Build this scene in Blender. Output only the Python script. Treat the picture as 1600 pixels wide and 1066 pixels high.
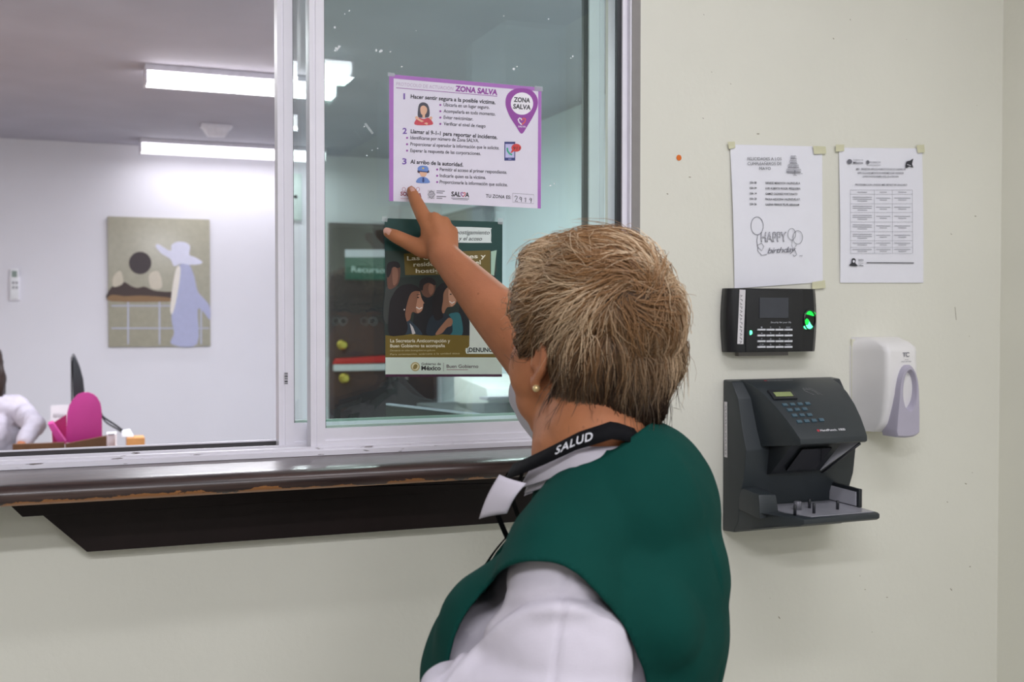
import bpy, bmesh, math, random
import numpy as np
from mathutils import Vector, Matrix, noise
from mathutils.bvhtree import BVHTree
random.seed(7); rng = np.random.default_rng(7)
for o in list(bpy.data.objects): bpy.data.objects.remove(o, do_unlink=True)
SC = bpy.context.scene; COL = SC.collection

# ---------------------------------------------------------------- camera
FPX = 1750.0; TH = math.radians(21.7); PIT = math.atan(40/FPX); DIST = 1.84; EYE = 1.42
CAM = Vector((0, -DIST, EYE))
FW = Vector((math.sin(TH)*math.cos(PIT), math.cos(TH)*math.cos(PIT), -math.sin(PIT)))
RT = Vector((math.cos(TH), -math.sin(TH), 0))
UP = Vector((math.sin(TH)*math.sin(PIT), math.cos(TH)*math.sin(PIT), math.cos(PIT)))
cd = bpy.data.cameras.new('camera'); cam = bpy.data.objects.new('camera', cd); COL.objects.link(cam)
cam.location = CAM; cam.rotation_euler = (math.pi/2-PIT, 0, -TH)
cd.sensor_width = 36; cd.lens = FPX/1600*36; cd.clip_start = 0.05
cd.dof.use_dof = True; cd.dof.focus_distance = 1.85; cd.dof.aperture_fstop = 6.5
SC.camera = cam
# ---------------------------------------------------------------- world, exposure
SC.view_settings.view_transform = 'Standard'; SC.view_settings.look = 'None'
SC.view_settings.gamma = 1; SC.view_settings.use_curve_mapping = False
SC.view_settings.exposure = 0.2
w = bpy.data.worlds.new('world'); SC.world = w; w.use_nodes = True
w.node_tree.nodes['Background'].inputs[0].default_value = (0.9, 0.93, 1, 1)
w.node_tree.nodes['Background'].inputs[1].default_value = 0.3
CEIL = EYE+1.15
LIGHT_COL = (0.94, 0.945, 1.0)
def area(name, loc, sx, sy, power, col=LIGHT_COL, rot=(0,0,0)):
    l = bpy.data.lights.new(name, 'AREA'); l.shape = 'RECTANGLE'; l.size = sx; l.size_y = sy
    l.energy = power; l.color = col
    o = bpy.data.objects.new(name, l); COL.objects.link(o); o.location = loc; o.rotation_euler = rot
    return o
def ray(px, py): return FW + RT*((px-800)/FPX) + UP*((533-py)/FPX)
def W(px, py, y=0.0):
    d = ray(px, py); return CAM + d*((y-CAM.y)/d.y)
def C(px, py, Z): return CAM + ray(px, py)*Z
def wx(px, y=0.0): return W(px, 493, y).x
def onz(px, py, z):
    d = ray(px, py); return CAM + d*((z-CAM.z)/d.z)
YF = onz(400, 237, CEIL).y                    # far office wall
XR = W(690, 493, YF).x                        # right office wall
FIX = []                                      # ceiling lamps: (x0, x1, y)
p = onz(224, 128, CEIL-.06); q = onz(527, 143, CEIL-.06); FIX.append((p.x, q.x, (p.y+q.y)/2))
FIX.append((wx(220, YF-.28), wx(220, YF-.28)+1.22, YF-.28))
p = onz(548, 113, CEIL-.06); FIX.append((p.x-1.22, p.x, -p.y+.04))
p = onz(474, 189, CEIL-.06); FIX.append((p.x-1.22, p.x, -p.y+.04))
FIX.append((-1.0, .22, -2.4)); FIX.append((.45, 1.65, -1.1)); FIX.append((0.9, 1.9, 1.35)); FIX.append((-1.6, -.4, 2.6))  # first lamp here added to brighten the walls, third to brighten the office
POW = [46, 4, 17, 12, 29, 5.5, 26, 42]
for i, (a, b, y) in enumerate(FIX):
    area('lamp_light', ((a+b)/2, y, CEIL-.095), b-a, .12, POW[i])

# ---------------------------------------------------------------- helpers
def lin(c):
    if isinstance(c, str): c = tuple(int(c[i:i+2], 16) for i in (0, 2, 4))
    return tuple((v/255/12.92 if v/255 <= .04045 else ((v/255+.055)/1.055)**2.4) for v in c)
MATS = {}
def mat(name, c, rough=.6, metal=0, var=.06, scale=30, bump=0, bscale=200, spec=.5, emit=None, coat=0, sheen=0, sss=0, alpha=None):
    if name in MATS: return MATS[name]
    m = bpy.data.materials.new(name); m.use_nodes = True; nt = m.node_tree; N = nt.nodes; L = nt.links
    b = N['Principled BSDF']; col = lin(c)
    tc = N.new('ShaderNodeTexCoord'); nz = N.new('ShaderNodeTexNoise'); nz.inputs['Scale'].default_value = scale
    nz.inputs['Detail'].default_value = 5; L.new(tc.outputs['Object'], nz.inputs['Vector'])
    r = N.new('ShaderNodeValToRGB')
    r.color_ramp.elements[0].position = .3; r.color_ramp.elements[1].position = .7
    r.color_ramp.elements[0].color = (*[max(0, v*(1-var)) for v in col], 1)
    r.color_ramp.elements[1].color = (*[min(1, v*(1+var)) for v in col], 1)
    L.new(nz.outputs['Fac'], r.inputs[0]); L.new(r.outputs[0], b.inputs['Base Color'])
    b.inputs['Roughness'].default_value = rough; b.inputs['Metallic'].default_value = metal
    b.inputs['Specular IOR Level'].default_value = spec
    b.inputs['Coat Weight'].default_value = coat; b.inputs['Sheen Weight'].default_value = sheen
    if sss:
        b.inputs['Subsurface Weight'].default_value = sss; b.inputs['Subsurface Radius'].default_value = (.01, .004, .002); b.inputs['Subsurface Scale'].default_value = 1.0
    if bump:
        n2 = N.new('ShaderNodeTexNoise'); n2.inputs['Scale'].default_value = bscale; n2.inputs['Detail'].default_value = 4
        L.new(tc.outputs['Object'], n2.inputs['Vector'])
        bp = N.new('ShaderNodeBump'); bp.inputs['Strength'].default_value = bump; bp.inputs['Distance'].default_value = .002
        L.new(n2.outputs['Fac'], bp.inputs['Height']); L.new(bp.outputs[0], b.inputs['Normal'])
    if emit:
        b.inputs['Emission Color'].default_value = (*lin(emit[0]), 1); b.inputs['Emission Strength'].default_value = emit[1]
    if alpha is not None: b.inputs['Alpha'].default_value = alpha
    MATS[name] = m; return m
def tag(o, label=None, cat=None, group=None, kind=None):
    if label: o['label'] = label
    if cat: o['category'] = cat
    if group: o['group'] = group
    if kind: o['kind'] = kind
    return o
def wloc(o):
    v = Vector((0, 0, 0))
    while o: v += o.location; o = o.parent
    return v
def empty(name, loc, label=None, cat=None, group=None, kind=None, parent=None):
    o = bpy.data.objects.new(name, None); COL.objects.link(o); o.empty_display_size = .05
    o.location = Vector(loc) - (wloc(parent) if parent else Vector()); o.parent = parent
    return tag(o, label, cat, group, kind)
def link(name, me, parent=None, mats=None, smooth=False, recenter=True):
    if mats is not None:
        me.materials.clear()
        for m in (mats if isinstance(mats, (list, tuple)) else [mats]): me.materials.append(m)
    n = len(me.vertices); a = np.empty(n*3, np.float32); me.vertices.foreach_get('co', a); a = a.reshape(-1, 3)
    c = (a.min(0)+a.max(0))/2 if n else np.zeros(3)
    a -= c; me.vertices.foreach_set('co', a.ravel()); me.update()
    if smooth: me.shade_smooth()
    o = bpy.data.objects.new(name, me); COL.objects.link(o)
    o.parent = parent; o.location = Vector([float(v) for v in c]) - (wloc(parent) if parent else Vector())
    return o
def mk(name, vs, fs, m, parent=None, smooth=False, bevel=0, seg=2, fmats=None):
    me = bpy.data.meshes.new(name); me.from_pydata([tuple(v) for v in vs], [], fs)
    if fmats: me.polygons.foreach_set('material_index', fmats)
    if bevel:
        bm = bmesh.new(); bm.from_mesh(me); bmesh.ops.recalc_face_normals(bm, faces=bm.faces)
        es = [e for e in bm.edges if e.is_manifold and e.calc_face_angle(0) > .35]
        bmesh.ops.bevel(bm, geom=es, offset=bevel, segments=seg, profile=.6, affect='EDGES', clamp_overlap=True)
        bm.to_mesh(me); bm.free()
    else:
        bm = bmesh.new(); bm.from_mesh(me); bmesh.ops.recalc_face_normals(bm, faces=bm.faces); bm.to_mesh(me); bm.free()
    o = link(name, me, parent, m)
    if smooth:
        me.shade_smooth()
        if smooth != True: me.set_sharp_from_angle(angle=smooth)
    return o
BF = [(0,3,2,1),(4,5,6,7),(0,1,5,4),(1,2,6,5),(2,3,7,6),(3,0,4,7)]
def bv(x0,x1,y0,y1,z0,z1): return [(x0,y0,z0),(x1,y0,z0),(x1,y1,z0),(x0,y1,z0),(x0,y0,z1),(x1,y0,z1),(x1,y1,z1),(x0,y1,z1)]
def box(name, x0,x1,y0,y1,z0,z1, m, parent=None, bevel=0, seg=2):
    return mk(name, bv(x0,x1,y0,y1,z0,z1), BF, m, parent, smooth=(.6 if bevel else False), bevel=bevel, seg=seg)
def boxes(name, bl, m, parent=None, bevel=0):
    vs, fs = [], []
    for b in bl:
        n = len(vs); vs += bv(*b); fs += [tuple(i+n for i in f) for f in BF]
    return mk(name, vs, fs, m, parent, bevel=bevel, smooth=(.6 if bevel else False))
def hexa(name, pts, m, parent=None, bevel=0):      # 8 arbitrary corners, order of bv
    return mk(name, pts, BF, m, parent, bevel=bevel, smooth=(.6 if bevel else False))
def extrude_x(name, prof, x0, x1, m, parent=None, bevel=0, smooth=.7, inset=0):
    """profile of (y,z) swept along x"""
    n = len(prof); vs = [(x0, a, b) for a, b in prof]+[(x1, a, b) for a, b in prof]
    fs = [tuple(range(n)), tuple(range(2*n-1, n-1, -1))]+[(i, i+n, (i+1) % n+n, (i+1) % n) for i in range(n)]
    return mk(name, vs, fs, m, parent, smooth=smooth, bevel=bevel)
def prism_y(name, poly, y0, y1, m, parent=None, bevel=0, smooth=.6):
    n = len(poly); vs = [(a, y0, b) for a, b in poly]+[(a, y1, b) for a, b in poly]
    fs = [tuple(range(n)), tuple(range(2*n-1, n-1, -1))]+[(i, i+n, (i+1) % n+n, (i+1) % n) for i in range(n)]
    return mk(name, vs, fs, m, parent, smooth=smooth, bevel=bevel)
def obox(name, c, ax, ay, az, m, parent=None, bevel=0):
    c = Vector(c); v = [c+ax*s+ay*t+az*u for u in (-1, 1) for s, t in ((-1,-1),(1,-1),(1,1),(-1,1))]
    return mk(name, v, BF, m, parent, bevel=bevel, smooth=(.6 if bevel else False))
def tube(name, pts, r, m, parent=None, seg=8, cap=True):
    pts = [Vector(p) for p in pts]; vs, fs = [], []
    rs = r if isinstance(r, (list, tuple)) else [r]*len(pts)
    pn = None
    for i, p in enumerate(pts):
        t = (pts[min(i+1, len(pts)-1)]-pts[max(i-1, 0)]).normalized()
        if pn is None: pn = t.orthogonal().normalized()
        pn = (pn-t*pn.dot(t)).normalized(); b = t.cross(pn)
        for k in range(seg):
            a = 2*math.pi*k/seg; vs.append(p+pn*(math.cos(a)*rs[i])+b*(math.sin(a)*rs[i]))
    for i in range(len(pts)-1):
        for k in range(seg):
            fs.append((i*seg+k, i*seg+(k+1) % seg, (i+1)*seg+(k+1) % seg, (i+1)*seg+k))
    if cap: fs += [tuple(range(seg-1, -1, -1)), tuple((len(pts)-1)*seg+k for k in range(seg))]
    return mk(name, vs, fs, m, parent, smooth=True)
def lathe_y(name, c, prof, m, parent=None, seg=20, sx=1, sz=1):
    """profile of (radius, y offset) around a y axis"""
    vs, fs = [], []; c = Vector(c)
    for r, y in prof:
        for k in range(seg):
            a = 2*math.pi*k/seg; vs.append((c.x+r*math.cos(a)*sx, c.y+y, c.z+r*math.sin(a)*sz))
    for i in range(len(prof)-1):
        for k in range(seg): fs.append((i*seg+k, i*seg+(k+1) % seg, (i+1)*seg+(k+1) % seg, (i+1)*seg+k))
    fs += [tuple(range(seg)), tuple((len(prof)-1)*seg+k for k in range(seg))]
    return mk(name, vs, fs, m, parent, smooth=.7)
def spline(P, n=8):
    P = [Vector(p) for p in P]; out = []
    for i in range(len(P)-1):
        a, b, c, d = P[max(i-1, 0)], P[i], P[i+1], P[min(i+2, len(P)-1)]
        for k in range(n):
            t = k/n; out.append(.5*((2*b)+(c-a)*t+(2*a-5*b+4*c-d)*t*t+(3*b-a-3*c+d)*t**3))
    out.append(P[-1]); return out

# text ------------------------------------------------------------------
TX = {}
def textmesh(s, bold=0, shear=0, sp=1.0):
    k = (s, bold, shear, sp)
    if k not in TX:
        cu = bpy.data.curves.new('t', 'FONT'); cu.body = s; cu.offset = bold; cu.shear = shear; cu.space_character = sp; cu.resolution_u = 3
        o = bpy.data.objects.new('t', cu); COL.objects.link(o)
        me = bpy.data.meshes.new_from_object(o.evaluated_get(bpy.context.evaluated_depsgraph_get()))
        v = np.array([tuple(x.co[:2]) for x in me.vertices]) if len(me.vertices) else np.zeros((1, 2))
        f = [tuple(p.vertices) for p in me.polygons]
        bpy.data.objects.remove(o); bpy.data.curves.remove(cu); bpy.data.meshes.remove(me)
        par = list(range(len(v)))
        def find(i):
            while par[i] != i: par[i] = par[par[i]]; i = par[i]
            return i
        for q in f:
            for j in q[1:]: par[find(j)] = find(q[0])
        roots = {}; comp = [roots.setdefault(find(i), len(roots)) for i in range(len(v))]
        TX[k] = (v, f, comp)
    return TX[k]
class Print:
    """flat printing on a plane y=const (or on a frame O,U,V,N)"""
    def __init__(s, y=None, frame=None): s.y = y; s.fr = frame; s.v = []; s.f = []; s.mi = []; s.m = []; s.k = 0
    def idx(s, m):
        if m not in s.m: s.m.append(m)
        return s.m.index(m)
    def pt(s, px, py, lay):
        if s.fr: O, U, V, N = s.fr; return O+U*px+V*py+N*(lay*.00012)
        p = W(px, py, s.y); return Vector((p.x, s.y-.00012*lay, p.z))
    def poly(s, pts, m, lay=1):
        n = len(s.v); s.k = (s.k+1) % 40; lay = lay+s.k*.02; s.v += [s.pt(a, b, lay) for a, b in pts]; s.f.append(tuple(range(n, n+len(pts)))); s.mi.append(s.idx(m))
    def smooth(s, pts, m, lay=1, n=5):
        P = [Vector((a, b, 0)) for a, b in pts]; k = len(P); out = []
        for i in range(k):
            a, b, c, d = P[i-1], P[i], P[(i+1) % k], P[(i+2) % k]
            for j in range(n):
                t = j/n; q = .5*((2*b)+(c-a)*t+(2*a-5*b+4*c-d)*t*t+(3*b-a-3*c+d)*t**3); out.append((q.x, q.y))
        s.poly(out, m, lay)
    def ell(s, cx, cy, rx, ry, m, lay=1, n=24, rot=0):
        s.poly([(cx+rx*math.cos(2*math.pi*k/n)*math.cos(rot)-ry*math.sin(2*math.pi*k/n)*math.sin(rot), cy+rx*math.cos(2*math.pi*k/n)*math.sin(rot)+ry*math.sin(2*math.pi*k/n)*math.cos(rot)) for k in range(n)], m, lay)
    def ring(s, cx, cy, rx, ry, wd, m, lay=1, n=28, a0=0, a1=2*math.pi):
        s.line([(cx+rx*math.cos(a0+(a1-a0)*k/n), cy+ry*math.sin(a0+(a1-a0)*k/n)) for k in range(n+1)], wd, m, lay)
    def rect(s, x0, y0, x1, y1, m, lay=1): s.poly([(x0, y0), (x1, y0), (x1, y1), (x0, y1)], m, lay)
    def line(s, pts, wd, m, lay=1):
        L, R = [], []
        for i, (a, b) in enumerate(pts):
            p0 = pts[max(i-1, 0)]; p1 = pts[min(i+1, len(pts)-1)]
            dx, dy = p1[0]-p0[0], p1[1]-p0[1]; l = math.hypot(dx, dy) or 1; nx, ny = -dy/l*wd/2, dx/l*wd/2
            L.append((a+nx, b+ny)); R.append((a-nx, b-ny))
        for i in range(len(pts)-1): s.poly([L[i], L[i+1], R[i+1], R[i]], m, lay)
    def text(s, t, x0, y0, x1, y1, h, m, lay=2, bold=0, shear=0, sp=1.0):
        """baseline (x0,y0)-(x1,y1) in the print's coordinates, capital height h"""
        v, f, comp = textmesh(t, bold, shear, sp)
        if not f: return
        mn, mx = v[:, 0].min(), v[:, 0].max(); n = len(s.v); w_ = max(mx-mn, 1e-6)
        dx, dy = x1-x0, y1-y0; l = math.hypot(dx, dy); ux, uy = dx/l, dy/l
        sg = -1 if not s.fr else 1
        vx, vy = (uy, -ux) if not s.fr else (-uy, ux)
        s.k = (s.k+1) % 40
        for (a, b), ci in zip(v, comp):
            k = (a-mn)/w_*l; hh = b/.69*h
            s.v.append(s.pt(x0+ux*k+vx*hh, y0+uy*k+vy*hh, lay+.1*(ci % 4)+s.k*.01))
        s.f += [tuple(i+n for i in q) for q in f]; s.mi += [s.idx(m)]*len(f)
    def build(s, name, parent=None):
        me = bpy.data.meshes.new(name); me.from_pydata([tuple(q) for q in s.v], [], s.f)
        o = link(name, me, parent, s.m); me.polygons.foreach_set('material_index', s.mi); me.update(); return o
def ink(c): return mat('ink_'+(c if isinstance(c, str) else '%02x%02x%02x' % c), c, rough=.5, var=.03)

# blobs ------------------------------------------------------------------
def E(c, r, F, L, U=Vector((0,0,1))): return ('E', Vector(c), r, F, L, U)
def K(a, b, r0, r1=None): return ('K', Vector(a), Vector(b), r0, r0 if r1 is None else r1)
def blobmesh(shapes, voxel=.006, smooth=6, inf=0.0, fac=.5):
    bm = bmesh.new()
    for s in shapes:
        if s[0] == 'E':
            _, c, r, F, L, U = s
            g = bmesh.ops.create_icosphere(bm, subdivisions=3, radius=1)['verts']
            for v in g: v.co = c+F*(v.co.x*(r[0]+inf))+L*(v.co.y*(r[1]+inf))+U*(v.co.z*(r[2]+inf))
        else:
            _, a, b, r0, r1 = s; n = max(2, int((b-a).length/(.35*min(r0, r1)+.001))+1); n = min(n, 14)
            ax = (b-a).normalized(); q = ax.to_track_quat('Z', 'Y')
            for c, r in ((a, r0), (b, r1)):
                g = bmesh.ops.create_icosphere(bm, subdivisions=2 if r < .02 else 3, radius=r+inf)['verts']
                for v in g: v.co += c
            g = bmesh.ops.create_cone(bm, cap_ends=True, segments=20, radius1=r0+inf, radius2=r1+inf, depth=(b-a).length)['verts']
            for v in g: v.co = q @ v.co + (a+b)/2
    me = bpy.data.meshes.new('b'); bm.to_mesh(me); bm.free()
    o = bpy.data.objects.new('b', me); COL.objects.link(o)
    r = o.modifiers.new('r', 'REMESH'); r.mode = 'VOXEL'; r.voxel_size = voxel
    if smooth:
        s = o.modifiers.new('s', 'SMOOTH'); s.factor = fac; s.iterations = smooth
    out = bpy.data.meshes.new_from_object(o.evaluated_get(bpy.context.evaluated_depsgraph_get()))
    bpy.data.objects.remove(o); bpy.data.meshes.remove(me); return out
def cos(me):
    a = np.empty(len(me.vertices)*3, np.float32); me.vertices.foreach_get('co', a); return a.reshape(-1, 3)
def cut(me, g, soft=True):
    """remove the part of the mesh where g(v) > 0, snapping the rim on to g = 0"""
    bm = bmesh.new(); bm.from_mesh(me)
    val = {v: g(v.co) for v in bm.verts}
    kill = [f for f in bm.faces if sum(val[v] for v in f.verts)/len(f.verts) > 0]
    bmesh.ops.delete(bm, geom=kill, context='FACES')
    h = 1e-3
    for it in range(2):
        for v in bm.verts:
            if v.is_boundary:
                a = g(v.co)
                gr = Vector((g(v.co+Vector((h,0,0)))-a, g(v.co+Vector((0,h,0)))-a, g(v.co+Vector((0,0,h)))-a))/h
                if gr.length > 1e-6:
                    st = gr*(-a/gr.length_squared)
                    if st.length < .012: v.co += st
    for it in range(3):
        mv = {}
        for v in bm.verts:
            if v.is_boundary:
                nb = [e.other_vert(v).co for e in v.link_edges if e.is_boundary]
                if len(nb) == 2: mv[v] = v.co*.5+(nb[0]+nb[1])*.25
        for v, c in mv.items(): v.co = c
    bm.to_mesh(me); bm.free(); return me
def bvh(me):
    v = cos(me); return BVHTree.FromPolygons([Vector(map(float, x)) for x in v], [tuple(p.vertices) for p in me.polygons])

# ---------------------------------------------------------------- materials of the room
M_wall = mat('wall_paint', 'e3e2d6', rough=.5, var=.025, scale=3, bump=.25, bscale=90)
M_wside = mat('wall_paint_side', 'e6e5d8', rough=.6, var=.03, scale=3, bump=.2, bscale=90)
M_off = mat('office_paint', 'e6e4ec', rough=.7, var=.02, scale=2, bump=.15, bscale=60)
M_offr = mat('office_side_paint', 'e8f2fb', rough=.7, var=.02, scale=2)
M_ceil = mat('ceiling_paint', 'bab7c4', rough=.8, var=.05, scale=3, bump=.3, bscale=12)
M_floor = mat('floor_tile', '98968f', rough=.35, var=.08, scale=8)
M_alu = mat('white_aluminium', 'f3f0f9', rough=.32, var=.02, scale=20, spec=.5)
M_alug = mat('grey_aluminium', '8d8987', rough=.45, var=.05)
M_gask = mat('black_gasket', '23252b', rough=.4)
M_gaskg = mat('green_gasket', '9db3a8', rough=.4)
def wear_alu():
    m = mat('worn_white_aluminium', 'd9d6df', rough=.32, var=.02); nt = m.node_tree; N, L = nt.nodes, nt.links
    b = N['Principled BSDF']; tc = N.new('ShaderNodeTexCoord'); mp = N.new('ShaderNodeMapping'); mp.inputs['Scale'].default_value = (30, 200, 160)
    nz = N.new('ShaderNodeTexNoise'); nz.inputs['Scale'].default_value = 1; nz.inputs['Detail'].default_value = 6
    L.new(tc.outputs['Object'], mp.inputs[0]); L.new(mp.outputs[0], nz.inputs['Vector'])
    r = N.new('ShaderNodeValToRGB'); r.color_ramp.elements[0].position = .64; r.color_ramp.elements[1].position = .70
    n2 = N.new('ShaderNodeTexNoise'); n2.inputs['Scale'].default_value = 5; L.new(tc.outputs['Object'], n2.inputs['Vector'])
    r2 = N.new('ShaderNodeValToRGB'); r2.color_ramp.elements[0].position = .5; r2.color_ramp.elements[1].position = .6; L.new(n2.outputs['Fac'], r2.inputs[0])
    mu = N.new('ShaderNodeMath'); mu.operation = 'MULTIPLY'; L.new(nz.outputs['Fac'], r.inputs[0]); L.new(r.outputs[0], mu.inputs[0]); L.new(r2.outputs[0], mu.inputs[1])
    mx = N.new('ShaderNodeMix'); mx.data_type = 'RGBA'; L.new(mu.outputs[0], mx.inputs[0]); mx.inputs[6].default_value = (*lin('f0edf6'), 1); mx.inputs[7].default_value = (*lin('4a3a30'), 1)
    L.new(mx.outputs[2], b.inputs['Base Color']); return m
M_aluw = wear_alu()
def glass_mat(name, tint):
    m = bpy.data.materials.new(name); m.use_nodes = True; nt = m.node_tree; N, L = nt.nodes, nt.links; N.clear()
    out = N.new('ShaderNodeOutputMaterial'); tr = N.new('ShaderNodeBsdfTransparent'); gl = N.new('ShaderNodeBsdfGlossy')
    tr.inputs[0].default_value = (*tint, 1); gl.inputs['Roughness'].default_value = 0.0; gl.inputs[0].default_value = (.9, .95, .95, 1)
    g = N.new('ShaderNodeNewGeometry'); dp = N.new('ShaderNodeVectorMath'); dp.operation = 'DOT_PRODUCT'
    L.new(g.outputs['Incoming'], dp.inputs[0]); L.new(g.outputs['Normal'], dp.inputs[1])
    def M(op, a, b=None):
        n = N.new('ShaderNodeMath'); n.operation = op
        for i, v in enumerate((a, b)):
            if v is None: continue
            if isinstance(v, (int, float)): n.inputs[i].default_value = v
            else: L.new(v, n.inputs[i])
        return n.outputs[0]
    c = M('ABSOLUTE', dp.outputs['Value']); k = M('POWER', M('SUBTRACT', 1.0, c), 5.0); f = M('ADD', M('MULTIPLY', k, .93), .06)
    mx = N.new('ShaderNodeMixShader'); L.new(f, mx.inputs[0]); L.new(tr.outputs[0], mx.inputs[1]); L.new(gl.outputs[0], mx.inputs[2]); L.new(mx.outputs[0], out.inputs[0])
    return m
M_glass = glass_mat('window_glass', (.915, .975, .95))

# ---------------------------------------------------------------- the setting
XW = wx(1563); XO = wx(998); XL = -1.35
ZB = W(400, 716).z; ZT = 2.2; TK = .14; YB = -6.2; XLF = -2.6
YC = onz(400, 734, ZB+.004).y                                  # counter's front edge
def S(o): o['kind'] = 'structure'; return o
S(boxes('wall_front', [(XO, XW, 0, TK, 0, CEIL), (XLF, XL, 0, TK, 0, CEIL), (XL, XO, 0, TK, 0, ZB-.034), (XL, XO, 0, TK, ZT, CEIL)], M_wall))
S(box('wall_right', XW, XW+.12, YB, TK, 0, CEIL, M_wside))
S(box('wall_left', XLF-.12, XLF, YB, YF+.12, 0, CEIL, M_wside))
S(box('wall_back', XLF-.12, XW+.12, YB-.12, YB, 0, CEIL, M_wside))
S(box('floor', XLF-.2, XR+.2, YB-.2, YF+.2, -.1, 0, M_floor))
S(box('ceiling', XLF-.2, XR+.2, YB-.2, YF+.2, CEIL, CEIL+.1, M_ceil))
S(box('wall_office_far', XLF, XR+.12, YF, YF+.12, 0, CEIL, M_off))
S(box('wall_office_right', XR, XR+.12, TK, YF, 0, CEIL, M_offr))
S(box('wall_office_front', XW, XR+.12, 0, TK, 0, CEIL, M_wside))

S(box('wall_pier', 1.60, XW-.001, -2.6, -2.2, 0, CEIL-.001, M_offr))
# window
win = empty('window_1', (XL, .04, ZB), kind='structure')
Z0 = ZB+.011
fr_prof = [(-.006,0),(-.006,.008),(-.002,.010),(-.002,.0135),(.003,.0145),(.003,.008),(.036,.008),(.036,.015),(.039,.015),(.039,.008),(.071,.008),(.071,.021),(.076,.021),(.076,0)]
extrude_x('bottom_track', [(a, ZB+b) for a, b in fr_prof], XL, XO, M_aluw, win, smooth=False)
box('track_groove_liner', XL, XO-.012, .0035, .0355, ZB+.008, ZB+.0095, M_alug, win)
box('track_groove_liner', XL, XO-.012, .0395, .0705, ZB+.008, ZB+.0095, M_gask, win)
box('brush_seal', XL, XO-.012, .068, .0708, ZB+.0095, ZB+.0185, mat('dark_brush_seal', '4a4749', rough=.8), win)  # dark strip standing in for the shade inside the recessed groove
box('brush_seal', XL, XO-.012, .0, .0008, ZB+.0085, ZB+.0088, MATS['dark_brush_seal'], win)  # thin dark line along the front lip, no separate part
xj = wx(984, -.006)
extr = [(xj, -.006), (XO-.003, -.006), (XO+.002, 0), (XO+.002, .085), (xj, .085)]
mk('right_jamb', [(a, b, z) for z in (ZB, ZT) for a, b in extr], [(0,1,2,3,4),(9,8,7,6,5)]+[(i, (i+1) % 5, (i+1) % 5+5, i+5) for i in range(5)], M_alu, win)
box('jamb_cover_strip', wx(987, -.008), wx(999, -.008)+.001, -.008, -.006, ZB, ZT, M_alug, win)
box('left_jamb', XL, XL+.03, -.006, .085, ZB, ZT, M_alu, win)
box('top_track', XL, XO, -.006, .085, ZT-.03, ZT, M_alu, win)
def sash(name, xa, xb, wl, wr, y0, y1, yg, zr, lip):
    s = empty(name, (xa, (y0+y1)/2, Z0), parent=win)
    # stiles with a raised edge and groove
    def stile(x0, x1, flip=False):
        w_ = x1-x0; pr = [(x0, y0), (x0+w_*.3, y0), (x0+w_*.32, y0+.0015), (x0+w_*.4, y0+.0015), (x0+w_*.42, y0), (x1, y0), (x1, y1), (x0, y1)]
        if flip: pr = [(x0+x1-a, b) for a, b in pr]
        n = len(pr)
        mk('stile', [(a, b, z) for z in (Z0, ZT-.03) for a, b in pr], [tuple(range(n)), tuple(range(2*n-1, n-1, -1))]+[(i, (i+1) % n, (i+1) % n+n, i+n) for i in range(n)], M_alu, s)
    stile(xa, xa+wl); stile(xb-wr, xb, True)
    yr = y0+.003
    box('bottom_rail', xa+wl, xb-wr, yr, y1-.003, Z0, zr, M_alu, s)
    box('top_rail', xa+wl, xb-wr, yr, y1-.003, ZT-.08, ZT-.031, M_alu, s)
    box('rail_lip', xa+wl, xb-wr, yr-.003, yr, Z0, Z0+lip, M_alu, s)
    box('glass_pane', xa+wl-.006, xb-wr+.006, yg, yg+.004, zr-.006, ZT-.075, M_glass, s)
    g = M_gask
    box('gasket', xa+wl, xa+wl+.0022, yr+.004, yg-.0005, zr, ZT-.08, g, s)
    box('gasket', xb-wr-.009, xb-wr, yr+.002, yg-.0005, zr, ZT-.08, g, s)
    box('gasket', xa+wl+.003, xb-wr-.009, yr+.006, yg-.0005, zr, zr+.004, M_gaskg, s)
    return s
zr1 = W(660, 664, .007).z; zr2 = W(472, 661, .043).z
front_sash = sash('front_sash', wx(485, .004), wx(984, .004), wx(508, .004)-wx(485, .004), .016, .004, .034, .018, zr1, .012)
rear_sash = sash('rear_sash', wx(435, .040), wx(944, .040), wx(459, .040)-wx(435, .040), wx(944, .04)-wx(920, .04), .040, .068, .054, zr2, .008)
# little flecks of old paint and tape on the front pane
M_fleck = mat('dried_paint', 'e6ebee', rough=.7)
P = Print(.0178)
for x, y, r in [(527,76,4),(530,73,2.5),(524,79,2),(588,79,2.4),(595,80,2.8),(610,81,1.6),(546,17,1.4),(539,22,1.2),(523,43,2),(628,104,1.6),(650,48,1),(857,30,1.2),(803,108,2.2),(808,104,1.4),(895,88,1.6),(892,91,1.2),(581,235,1),(573,243,1.4),(590,232,1),(849,370,1.5),(860,290,1.6),(866,287,1.2),(830,150,1),(569,198,1.2),(787,25,1.2)]:
    P.poly([(x+r*random.uniform(.5, 1.4)*math.cos(a), y+r*random.uniform(.4, 1.2)*math.sin(a)) for a in [k*math.pi/4+random.random()*.3 for k in range(8)]], M_fleck)
P.poly([(569,194),(572,192),(584,208),(581,210)], mat('clear_tape', 'c9d2d4', rough=.3, alpha=.5))
f = P.build('paint_fleck', front_sash); f['kind'] = 'stuff'
P = Print(.0398)
P.rect(444, 582, 450, 601, ink('d9d6dc'))
for k, wd in enumerate([1.2,.7,1.6,.7,1.2,.6,1.8,.8,1.1]): P.rect(444.5, 583+k*2, 449.5, 583+k*2+wd, ink('3b3940'), 2)
P.build('barcode_sticker', rear_sash)
P = Print(-.0085)

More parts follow.
